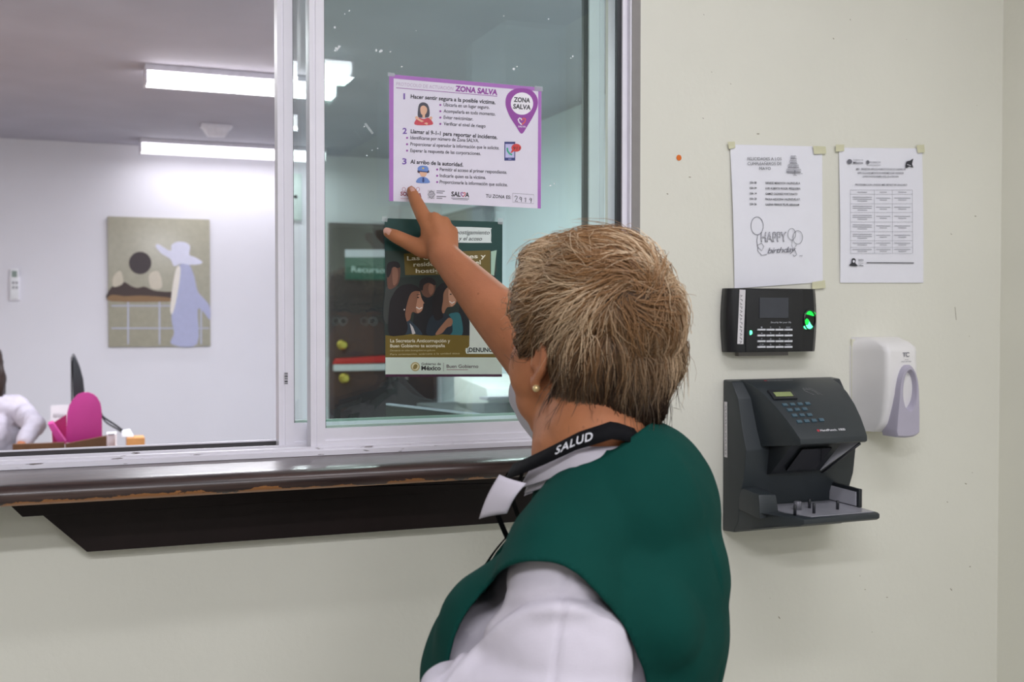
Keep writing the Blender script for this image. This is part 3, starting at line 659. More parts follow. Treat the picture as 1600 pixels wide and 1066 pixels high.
for i, (d, n, x1) in enumerate([('DÍA 08', 'DENISSE MENDOZA VALENZUELA', 1250), ('DÍA 09', 'LUIS ALBERTO ROGEL PESQUEIRA', 1250.5), ('DÍA 14', 'GAMEZ CAZAREZ FORTUNATO', 1246), ('DÍA 23', 'PAOLA AZUCENA VALENZUELA P.', 1250), ('DÍA 26', 'GASPAR FIERROS FELIPE ABRAHAM', 1248.5)]):
    y = 287.5+i*8.4; P.text(d, 1171.5, y-.4, 1182, y-.4, 3.1, bl, bold=.015); P.text(n, 1196, y, x1, y+.5, 3.1, bl, bold=.015)
P.build('name_list', b1)['kind'] = 'stuff'; P = Print(-.0055)
P.ring(1183, 353, 9.6, 14, .8, gl, 1, 26); P.line([(1184,367),(1182.5,376),(1184,386),(1190,392),(1193.5,385),(1190,380),(1184,383),(1184,392),(1190,399),(1198,398)], .8, gl)
P.ring(1237, 366, 6, 9, .7, gl, 1, 22); P.ring(1246.5, 371, 7.5, 10.5, .7, gl, 1, 22); P.line([(1238,375),(1237,384),(1242,392)], .6, gl); P.line([(1245,382),(1241,388),(1243,394)], .6, gl)
P.text('HAPPY', 1189, 378, 1229, 377.5, 15, gl, 2, bold=.012, sp=.95); P.text('HAPPY', 1189.8, 377.2, 1228.2, 376.7, 13.6, M_paper, 3, bold=-.022, sp=.95)
P.text('birthday', 1199, 396, 1244, 393.5, 8.5, gl, 3, shear=.35, sp=.85); P.line([(1242,391),(1245,398),(1241,401),(1239,398)], .8, gl); P.text('MX', 1249.5, 401, 1254, 401, 2.4, gl)
P.build('balloon_drawing', b1)
tape(b1, -.0055, [(1270,228),(1290,229),(1291,240),(1272,241)]).data.materials[0] = M_tape
tape(b1, -.0055, [(1137,222),(1148,221),(1149,231),(1139,233)]).data.materials[0] = M_tape
tape(b1, -.0055, [(1269,441),(1289,438),(1290,450),(1269,452)]).data.materials[0] = M_tape
b2_ = empty('schedule_sheet', W(1375, 442, 0), 'white training schedule sheet with a small printed table, taped on the wall above the dispenser', 'paper')
sheet('sheet', -.0008, [(1310,231),(1440,232),(1442,442),(1312,442)], M_paper, b2_, curl=lambda u, v: .002*math.sin(3.1*v)+.001)
P = Print(-.0055)
P.ell(1327.5, 252.5, 3.8, 3.8, gl); P.text('Gobierno de', 1333, 251, 1348.5, 251, 2.2, gl); P.text('México', 1333, 256, 1348.5, 256, 3.6, gl, bold=.02)
P.ell(1356, 253.5, 2.4, 3, gl); P.text('IMSS BIENESTAR', 1358, 255, 1376, 255, 2.6, gl); P.line([(1354,258),(1376,258)], .8, ink('b0b0b8'))
P.smooth([(1416,253),(1422,251),(1427,248),(1425,256),(1427,262),(1421,260),(1415,263)], bl, 1, 2); P.line([(1417,257),(1423,259)], .8, M_paper, 3)
for t, a, y, b in (('IMSS - BIENESTAR SERVICIO PUBLICO DE SALUD UNIDAD DE', 1337.5, 265.5, 1415), ('ESPECIALIDADES MEDICAS EN ENFERMEDADES CRONICAS', 1340, 271.5, 1412), ('CAPACITACION PRIMER NIVEL DE ATENCION', 1348, 277, 1404), ('PROGRAMACION UNIDAD IMSS BIENESTAR SAHUARO', 1336, 290, 1417)): P.text(t, a, y, b, y+.5, 2.8, gl, shear=.2, bold=.01)
ys = [297, 303.5, 318.5, 332, 347, 362, 376, 386.5, 396]; xs = [1328.5, 1366, 1394, 1425.5]
for y in ys: P.line([(1328.5, y), (1425.5, y)], .4, ink('9a9aa4'))
for x in xs: P.line([(x, 297), (x+.5, 396)], .4, ink('9a9aa4'))
for j in range(8):
    for i in range(3):
        cx = (xs[i]+xs[i+1])/2; cy = (ys[j]+ys[j+1])/2; wd = (xs[i+1]-xs[i])*.4
        n = 1 if j == 0 else (3 if i == 0 and j < 6 else 2)
        for k in range(n): P.line([(cx-wd*(1 if k < n-1 else .5), cy+(k-(n-1)/2)*3), (cx+wd*(1 if k < n-1 else .5), cy+(k-(n-1)/2)*3+.2)], .8, ink('8e8e98'))
P.smooth([(1327,415),(1330,411),(1331,405),(1334,403.5),(1337,406),(1336.5,411),(1340,416)], bl, 1, 3); P.ell(1333.8, 408.5, 1.6, 2.2, M_paper, 3)
P.text('2025', 1341, 408, 1349, 408, 3, gl, bold=.01); P.text('La Mujer', 1341, 412, 1349, 412, 2, gl); P.text('Indígena', 1341, 416, 1349, 416, 2.2, bl, bold=.02)
P.line([(1354,410.5),(1428,411)], 1.4, ink('55555c'))
P.build('printed_text', b2_)
tape(b2_, -.0055, [(1306,226),(1319,226),(1319,236),(1306,237)]).data.materials[0] = M_tape
tape(b2_, -.0055, [(1432,227),(1444,226),(1445,238),(1434,239)]).data.materials[0] = M_tape
ds = empty('orange_dot', W(1061, 247, 0), 'small round orange sticker on the bare wall beside the window frame', 'sticker')
c_ = W(1061, 246.5, -.001); lathe_y('dot', (c_.x, -.0012, c_.z), [(.0052, 0.001), (.0055, 0.0003), (.005, -.0002)], mat('orange_sticker', 'e07018', rough=.5), ds, seg=20)
# specks and pencil marks on the wall
P = Print(-.0002)
for i in range(46):
    x, y = random.uniform(1010, 1540), random.uniform(20, 1040)
    if 1130 < x < 1450 and 210 < y < 850: continue
    r = random.uniform(.5, 1.3); P.ell(x, y, r*random.uniform(1, 2.5), r*.7, mat('wall_speck', '8f8770'), 1, 6, random.random())
P.line([(1066,494),(1072,492)], .8, mat('wall_speck', '8f8770')); P.line([(1052,637),(1062,640)], .7, mat('wall_speck', '8f8770')); P.line([(1492,480),(1494,500)], .8, mat('wall_speck', '8f8770'))
o = P.build('wall_marks'); o['kind'] = 'stuff'; o['label'] = 'tiny brown specks and scuffs scattered over the cream wall'; o['category'] = 'marks'

# ---------------------------------------------------------------- fingerprint terminal
M_blk = mat('black_plastic', '17181c', rough=.3, var=.05, spec=.5); M_blks = mat('black_matte_plastic', '1c1d20', rough=.5)
fpt = empty('fingerprint_terminal', W(1212, 551, 0), 'black fingerprint time clock with glowing green scanner, under the birthday notice', 'time clock')
YD = -.034
A = W(1152, 451, YD); Bq = W(1287, 451, YD); zt = W(1210, 451, YD).z; zb = W(1210, 550, YD).z; x0, x1 = A.x-.012, W(1276, 500, YD).x
print('FPT', x0, x1, zt, zb)
n = 10; prof = []
for i in range(n+1): 
    a = math.pi/2*i/n; prof.append((x0+.022-.022*math.sin(math.pi/2-0)*math.cos(a) if i else x0, -.006-(abs(YD)-.006)*math.sin(a)))
pts = [(x0, -.001)]+[(x0-.004*math.sin(math.pi*i/8)+.016*(i/8)**2, -.003-(abs(YD)-.003)*(i/8)**.8) for i in range(9)]+[(x1-.01, YD-.001), (x1, YD+.006), (x1+.002, -.001)]
k = len(pts); rows = 9; vs = []
for j in range(rows):
    v = j/(rows-1); z = zb+(zt-zb)*v; bul = .004*math.sin(math.pi*v)
    for i, (a, b) in enumerate(pts):
        t = (a-x0)/(x1-x0); vs.append((a+(bul if t > .9 else -bul if t < .06 else 0), b, z))
fs = [(j*k+i, j*k+(i+1) % k, (j+1)*k+(i+1) % k, (j+1)*k+i) for j in range(rows-1) for i in range(k)]+[tuple(range(k)), tuple(range((rows-1)*k, rows*k))]
mk('casing', vs, fs, M_blk, fpt, smooth=.6)
def pbox(name, px0, py0, px1, py1, y0, y1, m, par, bevel=0): a = W(px0, py0, y0); b = W(px1, py1, y0); return box(name, a.x, b.x, y0, y1, b.z, a.z, m, par, bevel=bevel)
pbox('front_panel', 1166, 453, 1254, 548, YD-.0022, YD-.0005, M_blks, fpt, .001)
pbox('screen', 1187, 465, 1232, 497, YD-.0035, YD-.0022, mat('grey_screen', '3d4048', rough=.12), fpt)
M_key = mat('silver_key', 'd8dae0', rough=.35)
for j in range(4):
    for i in range(4): x = 1184+i*14; y = 514+j*9; pbox('key_bar', x, y, x+12.3, y+2.6, YD-.0045, YD-.0022, M_key, fpt)
P = Print(YD-.0024)
for j, row in enumerate((['1','2','3','ESC'], ['4','5','6','▲'], ['7','8','9','▼'], ['0/⏻','0','•','M/OK'])):
    for i, t in enumerate(row):
        t = {'▲': '^', '▼': 'v', '0/⏻': 'C/P', '•': '>'}.get(t, t); cx = 1190+i*14; hw = 1.1*len(t); P.text(t, cx-hw, 513+j*9, cx+hw, 513+j*9, 2.5, ink('9fa3ac'))
P.text('Security for your life', 1204, 505, 1236, 505, 2.6, ink('c9ccd4'), shear=.2); P.build('printed_text', fpt)
M_grn = mat('green_glow', '0a3a18', emit=('14ff50', 1.1)); M_grn2 = mat('green_led', '40ff80', emit=('50ffa0', 3))
sc_ = W(1265, 500, YD-.002)
s_o = lathe_y('scanner_bezel', (sc_.x, YD, sc_.z), [(.0135, .0005), (.0145, -.003), (.0125, -.0042), (.0115, -.001)], M_blk, fpt, seg=28, sz=1.45)
lathe_y('scanner_window', (sc_.x, YD-.0012, sc_.z), [(.0113, 0), (.011, -.0006)], mat('scanner_glass', '04150a', rough=.08), fpt, seg=28, sz=1.45)
P = Print(YD-.002); P.smooth([(1256,510),(1262,507),(1264,502),(1267,507),(1270,511),(1267,515),(1258,514)], M_grn2, 1); P.smooth([(1257,490),(1266,485),(1274,489),(1272,494),(1264,492)], M_grn, 1); P.smooth([(1256,505),(1260,498),(1264,501),(1262,508)], M_grn, 1)
P.build('scanner_light', fpt)
P = Print(YD-.0024); P.smooth([(1171.5,517),(1174.5,517),(1175.5,520),(1174,523),(1171.5,523)], M_grn2, 1, 3); P.build('led', fpt)
# handwritten strip label on the bulging left side
yl = -.030; q = [(1155.5,452.5),(1165,453),(1161.5,538),(1152,537.5)]
hexa('label_strip', [tuple(W(*q[3], YD-.0005)), tuple(W(*q[2], YD-.0005)), tuple(W(*q[2], YD+.002)), tuple(W(*q[3], YD+.002)), tuple(W(*q[0], YD-.0005)), tuple(W(*q[1], YD-.0005)), tuple(W(*q[1], YD+.002)), tuple(W(*q[0], YD+.002))], mat('label_paper', 'dcd9dc', rough=.6), fpt)
P = Print(YD-.0007)
for i, (cx, cy) in enumerate([(1157+.3*math.sin(i*2)+(0.7-i*.045), 463+i*6.0) for i in range(13)]):
    P.line([(cx-1.5, cy-1.8), (cx+2, cy-1+(i % 3)), (cx-1+(i % 2)*2, cy+1.6), (cx+2, cy+1.8)][:3+i % 2], .8, ink('1f1f26'), 2)
P.build('handwriting', fpt)
box('mounting_plate', x0+.03, x1-.05, -.012, -.0005, zb-.008, zb-.0005, M_alug, fpt)

# ---------------------------------------------------------------- hand geometry reader
M_hp = mat('slate_plastic', '2e3438', rough=.42, var=.05, spec=.5); M_hpd = mat('dark_slate_plastic', '23272b', rough=.4, var=.05); M_plate = mat('grey_platen', '9a9aa2', rough=.25, var=.04)
M_refl = mat('reflective_sheet', 'b8b8c0', rough=.2)
hx = wx(1130); hz0 = W(1130, 831).z; hz1 = W(1130, 593).z; H = hz1-hz0
hr = empty('hand_reader', (hx+.11, 0, hz0), 'dark grey HandPunch 1000 hand scanner with keypad and pegged tray, below the fingerprint terminal', 'time clock')
def hprof(l): return [(-d, hz0+z) for d, z in l]
LW = .25
extrude_x('rear_housing', hprof([(.001,.002),(.04,.006),(.055,.03),(.058,.075),(.072,.11),(.08,.165),(.068,.20),(.052,.26),(.030,H-.002),(.001,H)]), hx, hx+LW, M_hp, hr, bevel=.003, smooth=.9)
def hp(x, d, z): return (x, -d, hz0+z)
def taper(name, prof, xl, xr, m, bevel=0, smooth=.5):
    """side profile of (d,z), left and right edges drawn in as functions of d"""
    n = len(prof); vs = [hp(hx+xl(d), d, z) for d, z in prof]+[hp(hx+xr(d), d, z) for d, z in prof]
    return mk(name, vs, [tuple(range(n)), tuple(range(2*n-1, n-1, -1))]+[(i, i+n, (i+1) % n+n, (i+1) % n) for i in range(n)], m, hr, smooth=smooth, bevel=bevel)
hl = lambda d: .018+.036*(d/.17)**1.1
hr_ = lambda d: .228-.026*(d/.17)**2.5
hood_o = taper('hood', [(.012,H-.002),(.03,H+.0005),(.055,H-.008),(.085,H-.024),(.115,H-.046),(.14,H-.068),(.16,H-.088),(.170,H-.099),(.171,H-.109),(.162,H-.112),(.05,H-.125),(.012,H-.12)], hl, hr_, M_hp, bevel=.0022)
taper('optics_housing', [(.05,H-.118),(.150,H-.113),(.085,H-.172),(.05,H-.18)], lambda d: .05, lambda d: .16, M_hpd, smooth=False)
taper('optics_window', [(.146,H-.1195),(.148,H-.1215),(.100,H-.1665),(.096,H-.164)], lambda d: .075, lambda d: .14, mat('dark_window', '0c0e11', rough=.08), smooth=False)
mk('side_mirror_shroud', [hp(hx+.162,.06,H-.12),hp(hx+.192,.158,H-.1125),hp(hx+.162,.085,H-.172),hp(hx+.164,.06,H-.12),hp(hx+.194,.158,H-.1125),hp(hx+.164,.085,H-.172)], [(0,1,2),(5,4,3),(0,3,4,1),(1,4,5,2),(2,5,3,0)], M_refl, hr)
tube('shroud_rim', [hp(hx+.194,.160,H-.114), hp(hx+.163,.088,H-.176)], .0024, M_gask, hr, seg=6)
tz = .056
tl = lambda d: .001 if d <= .125 else .001+.040*((d-.125)/.075)
tr = lambda d: .22-.013*(max(0, d-.05)/.15)
def slab(name, poly, z0, z1, m, bevel=0):
    n = len(poly); vs = [hp(hx+a, b, z0) for a, b in poly]+[hp(hx+a, b, z1) for a, b in poly]
    return mk(name, vs, [tuple(range(n)), tuple(range(2*n-1, n-1, -1))]+[(i, (i+1) % n, (i+1) % n+n, i+n) for i in range(n)], m, hr, bevel=bevel, smooth=.6)
taper('tray', [(.002,.003),(.05,.010),(.09,.019),(.125,.028),(.16,.036),(.193,.042),(.2,.046),(.2,tz-.002),(.193,tz),(.16,tz),(.125,tz),(.05,tz),(.002,tz)], tl, tr, M_hp, bevel=.002, smooth=.6)
hexa('tray_left_cheek', [hp(hx+.0005,.035,tz-.003),hp(hx+.04,.035,tz-.003),hp(hx+.04,.128,tz-.003),hp(hx+.0005,.125,tz-.012),hp(hx+.0005,.045,tz+.040),hp(hx+.036,.045,tz+.040),hp(hx+.036,.124,tz+.032),hp(hx+.002,.118,tz+.033)], M_hp, hr, bevel=.004)
slab('platen', [(.044,.06),(.205,.06),(.2,.192),(.062,.192),(.044,.14)], tz+.0002, tz+.0016, M_plate)
hexa('side_guard', [hp(hx+.207,.03,tz),hp(hx+.215,.03,tz),hp(hx+.212,.145,tz),hp(hx+.204,.145,tz),hp(hx+.207,.03,tz+.038),hp(hx+.215,.03,tz+.038),hp(hx+.212,.145,tz+.035),hp(hx+.204,.145,tz+.035)], M_hpd, hr, bevel=.0015)
mk('guard_reflector', [hp(hx+.2055,.036,tz+.003),hp(hx+.2028,.138,tz+.003),hp(hx+.2028,.138,tz+.029),hp(hx+.2055,.036,tz+.031),hp(hx+.2075,.036,tz+.003),hp(hx+.2048,.138,tz+.003),hp(hx+.2048,.138,tz+.029),hp(hx+.2075,.036,tz+.031)], BF, M_refl, hr)
for (a, d, r, h) in [(.045,.168,.0028,.019),(.086,.168,.0028,.02),(.152,.15,.0028,.018),(.112,.12,.0028,.019)]:
    tube('finger_peg', [hp(hx+a, d, tz+.001), hp(hx+a, d, tz+h-.001), hp(hx+a, d, tz+h)], [r, r, r*.7], M_gask, hr, seg=10)
tube('wrist_post', [hp(hx+.082,.125,tz+.001), hp(hx+.082,.125,tz+.016), hp(hx+.082,.125,tz+.017)], [.0072,.0072,.0064], mat('grey_post', '6d6d74', rough=.3), hr, seg=14)
# things on the hood's roof, placed on its real surface
bpy.context.view_layer.update()
def surf(o):
    mw = o.matrix_world; return BVHTree.FromPolygons([mw @ v.co for v in o.data.vertices], [tuple(p.vertices) for p in o.data.polygons])
HBV = surf(hood_o)
def hit(B, px, py):
    d = ray(px, py).normalized(); l, nrm, i, t = B.ray_cast(CAM, d)
    return (l, nrm) if l is not None else (None, None)
def roof_frame(px, py):
    l, n_ = hit(HBV, px, py)
    while l is None: py += 1.5; px += (1215-px)*.02; l, n_ = hit(HBV, px, py)
    X = Vector((1, 0, 0)); n_ = (n_-X*n_.dot(X)).normalized(); V = n_.cross(X); V = V if V.z > 0 else -V
    return l, X, V, n_
M_hkey = mat('blue_grey_key', '46606e', rough=.4)
l, X, V, N_ = roof_frame(1222, 618)
for nm, hx_, hy_, m, off, dp in (('display_bezel', .026, .0135, M_gask, 0, .004), ('lcd', .019, .006, mat('olive_lcd', '8d9a62', rough=.15), -.0016, .0048)):
    obox(nm, l+V*off, X*hx_, V*hy_, N_*dp, m, hr, bevel=.0008 if nm == 'display_bezel' else 0)
KR = [(641, [(1225.5), (1238), (1249.5), (1261)], 633), ]
rows_ = [((1226, 633.5), (1261.5, 631.5), 4), ((1233.5, 641.5), (1257, 640), 3), ((1241, 650), (1264.5, 649), 3), ((1248.5, 659.5), (1283, 657), 4)]
for (a, b), (c, d), nn in rows_:
    for i in range(nn):
        t = i/(nn-1); l, X, V, N_ = roof_frame(a+(c-a)*t, b+(d-b)*t)
        kb = obox('key', l, X*.0052, V*.0034, N_*.0024, M_hkey, hr, bevel=.0007)
def roof_text(t, px0, px1, py, h, m, bold=0):
    l, X, V, N_ = roof_frame(px0, py); l2 = roof_frame(px1, py)[0]
    P = Print(frame=(l, X, V, N_)); P.text(t, 0, 0, abs(l2.x-l.x), 0, h, m, lay=3, bold=bold); return P
P = roof_text('HandPunch. 1000', 1282.5, 1322, 674.5, .0048, ink('e6e6ec'), .01); P.ell(-.0045, .0022, .0028, .0028, ink('b03040'), 3); P.build('printed_text', hr)
P = roof_text('Recognition Systems', 1200, 1240, 595.5, .0022, ink('c9c9d0')); P.ell(-.005, .001, .0035, .0016, ink('b03040'), 3); P.build('printed_text', hr)
l, X, V, N_ = roof_frame(1268, 612); P = Print(frame=(l, X, V, N_))
hand = [(-.012,.013),(-.014,.004),(-.011,.006),(-.0095,.014),(-.0085,.006),(-.006,.006),(-.0045,.015),(-.003,.006),(-.001,.006),(.0015,.013),(.002,.005),(.006,.001),(.009,-.012)]
P.line(hand, .0005, ink('a9a3ac'), 3); P.line([(-.0135,.003),(-.009,-.003),(-.002,-.012)], .0005, ink('a9a3ac'), 3); P.line([(.004,.012),(.008,.006),(.016,-.014)], .0004, ink('a9a3ac'), 3); P.build('hand_outline', hr)
# strip label on the left flank (plane x = hx)
P = Print(frame=(Vector((hx-.0006, -.006, hz0)), Vector((0, -1, 0)), Vector((0, 0, 1)), Vector((-1, 0, 0))))
P.poly([(.001,H-.148),(.012,H-.148),(.0105,H-.042),(.000,H-.042)], mat('label_paper', 'dcd9dc'), 1)
for i in range(15): 
    y = H-.142+i*.0064; P.line([(.004,y),(.008,y+.002*(i%2)),(.005,y+.003),(.0085,y+.004)][:3+(i % 2)], .0009, ink('1f1f26'), 2)
P.build('label_strip', hr)

# ---------------------------------------------------------------- soap / sanitizer dispenser
M_wp = mat('white_plastic', 'e9e7e6', rough=.35, var=.01); M_lp = mat('lavender_grey_plastic', 'b4afbf', rough=.4, var=.02)
dx = wx(1328); dz1 = W(1328, 527).z; dz0 = W(1328, 672).z; DH = dz1-dz0; DW = .122
dis = empty('sanitizer_dispenser', (dx+DW/2, 0, dz0), 'white wall dispenser with a lavender grey push lever, right of the hand scanner', 'dispenser')
print('DIS', dx, DH)
# rounded body: rows over height of rounded rectangles (x, depth)
rows = []; R_ = 34; vs = []; fs = []
for j in range(21):
    v = j/20; z = dz0+DH*v
    dpt = .060+.026*math.sin(math.pi*min(1, v*1.15+.12)/1.0*.62) - (.05*max(0, (v-.86)/.14)**2.2) - .012*max(0, (.12-v)/.12)**2
    wtop = 0.004*max(0, (v-.9)/.1)
    hw0 = DW/2-wtop; hwf = hw0*.66
    sec = [(-hw0, 0)]
    for a in range(7): t = math.pi/2*a/6; r = .014; sec.append((-hwf+r-r*math.cos(t), dpt-r+r*math.sin(t)))
    for a in range(7): t = math.pi/2*(1-a/6); r = .014; sec.append((hwf-r+r*math.cos(t), dpt-r+r*math.sin(t)))
    sec.append((hw0, 0))
    vs += [(dx+DW/2+a, -b-.0005, z) for a, b in sec]; k = len(sec)
fs = [(j*k+i, j*k+(i+1) % k, (j+1)*k+(i+1) % k, (j+1)*k+i) for j in range(20) for i in range(k)]+[tuple(range(k)), tuple(range(20*k, 21*k))]
body = mk('cover', vs, fs, M_wp, dis, smooth=.9)
box('back_plate', dx+.001, dx+DW-.001, -.006, -.0003, dz0-.008, dz1-.004, mat('cream_plastic', 'dedcc8'), dis, bevel=.001)
# lever: arched shield with an oval window
def arch(s, n=18):
    pts = []
    for i in range(n+1): a = math.pi*i/n; pts.append((-.027*s*math.cos(a)*(1), .058+.045*s*math.sin(a)*1.0))
    return pts
cx = dx+.066; yl = -.086
outer = [(-.034, -.012), (-.031, .02), (-.028, .045)]+[(-.0262*math.cos(math.pi*i/16), .058+.05*math.sin(math.pi*i/16)) for i in range(17)]+[(.027, .045), (.028, .02), (.028, -.008), (.014, -.013), (-.008, -.014), (-.024, -.013)]
inner = [(.0175*math.cos(-2*math.pi*i/24+math.pi)+.001, .062+.036*math.sin(2*math.pi*i/24)+0) for i in range(24)]
no, ni = len(outer), 24
# resample the outline to the same count as the window and bridge
def resample(P, n):
    L = [0]
    for i in range(len(P)): L.append(L[-1]+math.dist(P[i], P[(i+1) % len(P)]))
    out = []
    for k in range(n):
        t = L[-1]*k/n; i = max(j for j in range(len(P)) if L[j] <= t+1e-9); f = (t-L[i])/(L[i+1]-L[i]); a, b = P[i], P[(i+1) % len(P)]; out.append((a[0]+(b[0]-a[0])*f, a[1]+(b[1]-a[1])*f))
    return out
cz = .045; n = 64
oc = resample(outer, n*4); byang = []
for k in range(n):
    a = 2*math.pi*k/n; best = min(oc, key=lambda p: abs((math.atan2(p[1]-cz, p[0])-a+math.pi) % (2*math.pi)-math.pi)); byang.append(best)
inn = [(.0165*math.cos(2*math.pi*k/n)+.0015, .062+.036*math.sin(2*math.pi*k/n)*(1.0 if math.sin(2*math.pi*k/n) > 0 else .85)) for k in range(n)]
ringv = []
def lev(p, d): return (cx+p[0]*.95, yl-d, dz0+p[1]*1.17+.008)
lay = [(byang, -.03), (byang, .008), ([(a*.93, cz+(b-cz)*.95) for a, b in byang], .012), ([(a*1.12, .062+(b-.062)*1.06) for a, b in inn], .012), (inn, .009), ([(a*.9+.003, .062+(b-.062)*.85-.002) for a, b in inn], -.012)]
vs = [lev(p, d) for P_, d in lay for p in P_]
fs = [(j*n+i, j*n+(i+1) % n, (j+1)*n+(i+1) % n, (j+1)*n+i) for j in range(len(lay)-1) for i in range(n)]+[tuple((len(lay)-1)*n+i for i in range(n)), tuple(range(n))]
mk('push_lever', vs, fs, M_lp, dis, smooth=.7)
P = Print(frame=(Vector((cx, yl+.0118, dz0)), Vector((1, 0, 0)), Vector((0, 0, 1)), Vector((0, -1, 0))))
ov = [(.009*math.cos(2*math.pi*k/24)-.005, .080+.026*math.sin(2*math.pi*k/24)) for k in range(24)]; P.poly(ov, mat('amber_window', '5a4a34', rough=.15), 6); P.build('sight_window', dis)
yq = None
bpy.context.view_layer.update(); DBV = surf(body)
l, nn = hit(DBV, 1415, 553)
if l is None: l = Vector((cx, yl, dz0+.15)); print('DMISS')
fr = (l, Vector((1, 0, 0)), Vector((0, 0, 1)), Vector((0, -1, 0)))
P = Print(frame=fr); gq = ink('8a8890'); P.rect(-.0085, .0012, .001, .0025, gq, 12); P.rect(-.005, -.0055, -.0028, .0012, gq, 12); P.ring(.0045, -.0015, .004, .004, .0018, gq, 12, 14, .6, 5.7)
P.text('hand soap', -.003, -.012, .006, -.012, .0016, gq, 12); P.text('HAND SANITIZER', -.0115, -.0165, .0125, -.0165, .0026, gq, 12); P.build('printed_text', dis)

# ---------------------------------------------------------------- office desk things
ZD = .745
def G(px, py, Z): return C(px, py, Z)
Yd = 3.3
desk_m = mat('light_oak_veneer', 'a97844', rough=.4, var=.1, scale=5)
dk_ = empty('office_desk', (-.3, 3.5, 0), 'light oak office desk behind the window, mostly hidden by the sill', 'desk')
box('desktop', -1.5, 1.1, 2.95, 4.0, ZD-.03, ZD, desk_m, dk_, bevel=.003)
boxes('modesty_panel', [(-1.4, 1.0, 3.05, 3.07, .25, ZD-.031)], desk_m, dk_)
for x in (-1.45, 1.02): box('side_panel', x, x+.03, 3.0, 3.95, 0, ZD-.031, desk_m, dk_)
def dpt(px, py, y): p = W(px, py, y); return p
def up(px, py, y): p = W(px, py, y); return p.x, p.z
bx = empty('brown_tray', (W(135, 697, 3.1).x, 3.1, ZD), 'brown wooden desk tray in front of the pink organizer', 'tray')
xa, za = up(102, 692, 3.05); xb2, zb2 = up(167, 681, 3.05)
M_br = mat('brown_wood', '5e3d22', rough=.45, var=.12)
hexa('front_board', [(xa, 3.0, ZD+.001), (xb2, 3.05, ZD+.001), (xb2, 3.07, ZD+.001), (xa, 3.02, ZD+.001), (xa, 3.0, za), (xb2, 3.05, zb2), (xb2, 3.07, zb2), (xa, 3.02, za)], M_br, bx)
box('left_board', up(20, 690, 3.05)[0], xa-.002, 3.02, 3.04, ZD+.001, up(60, 692, 3.05)[1], M_br, bx)
box('tray_floor', up(20, 690, 3.05)[0], xb2, 3.041, 3.3, ZD+.001, ZD+.008, M_br, bx)
box('back_board', up(20, 690, 3.05)[0], xb2, 3.3, 3.315, ZD+.001, ZD+.04, M_br, bx)
# pink organizer: rounded divider and a slanted one
M_pk = mat('pink_plastic', 'b83686', rough=.45, var=.02)
po = empty('pink_organizer', (W(130, 690, 3.15).x, 3.15, ZD+.008), 'bright pink desk organizer with a tall rounded divider', 'organizer')
yo = 3.12; arch_p = [(103,692),(105,645),(108,634),(114,624),(122,616),(130,613.5),(138,613),(146,616),(152,621),(157,630),(159,641),(160,690)]
prism_y('rounded_divider', [(up(a, b, yo)[0], max(up(a, b, yo)[1], ZD+.009)) for a, b in arch_p], yo, yo+.012, M_pk, po, bevel=.002)
tp = [up(75, 661, yo+.05), up(83, 659, yo+.05), up(104, 690, yo+.05), up(94, 697, yo+.05)]
prism_y('leaning_divider', [(a, max(b, ZD+.0095)) for a, b in tp], yo-.02, yo+.10, M_pk, po, bevel=.002)
prism_y('back_divider', [(a, max(b, ZD+.0095)) for a, b in (up(80, 663, yo+.1), up(104, 648, yo+.1), up(104, 694, yo+.1), up(82, 694, yo+.1))], yo+.10, yo+.112, mat('dark_pink_plastic', 'a52a66', rough=.5), po)
# monitor seen from the side
mn = empty('monitor', (W(125, 690, 3.6).x, 3.6, ZD), 'black monitor seen edge-on behind the pink organizer', 'monitor')
ym = 3.55; x_, zt_ = up(114, 558, ym); xr_, zr_ = up(132, 612, ym)
prof = [up(113,560,ym), up(116,557,ym), up(120,563,ym), up(126,577,ym), up(130,592,ym), up(132,610,ym), up(132,640,ym), up(130,662,ym), up(116,668,ym)]
prism_y('monitor_shell', prof, ym, ym+.5, mat('monitor_black', '2d3036', rough=.35), mn, bevel=.004)
box('screen_bezel', prof[0][0]-.006, prof[0][0]-.0005, ym, ym+.5, prof[-1][1], prof[0][1]-.01, M_blk, mn)
box('stand', prof[0][0]+.01, prof[0][0]+.05, ym+.2, ym+.3, ZD+.012, prof[-1][1]+.02, M_blk, mn); box('stand_foot', prof[0][0]-.08, prof[0][0]+.12, ym+.12, ym+.38, ZD+.0005, ZD+.0115, M_blk, mn, bevel=.002)
cl = empty('calendar', (W(92, 690, 3.35).x, 3.36, ZD), 'white desk calendar with scribbled numbers behind the pink organizer', 'calendar')
a, b = up(79, 634, 3.4), up(108, 664, 3.4)
box('card', a[0], b[0], 3.4, 3.404, ZD+.001, a[1], M_paper, cl); P = Print(3.3995)
for i in range(6): P.line([(83+i*3.4, 652+i % 2), (84.5+i*3.4, 646), (85+i*3.4, 653)], .8, ink('4a4a60'))
P.build('printed_text', cl)
mkstack = empty('paper_stack', (W(60, 690, 3.3).x, 3.5, ZD), 'loose stack of white papers on the desk beside the seated person', 'papers')
a = up(38, 686, 3.45)[0]; b = up(80, 684, 3.45)[0]
for i in range(6): obox('sheet', ((a+b)/2+.004*i, 3.5, ZD+.004+.0065*i), Vector((b-a, .02*((i % 3)-1), 0))*.5, Vector((0, .14, 0)), Vector((0, 0, .003)), M_paper, mkstack)
nb = empty('spiral_notebook', (W(173, 690, 3.2).x, 3.2, ZD), 'spiral-bound notepad standing at the right end of the brown tray', 'notebook')
a, b = up(168, 679, 3.2), up(180, 697, 3.2)
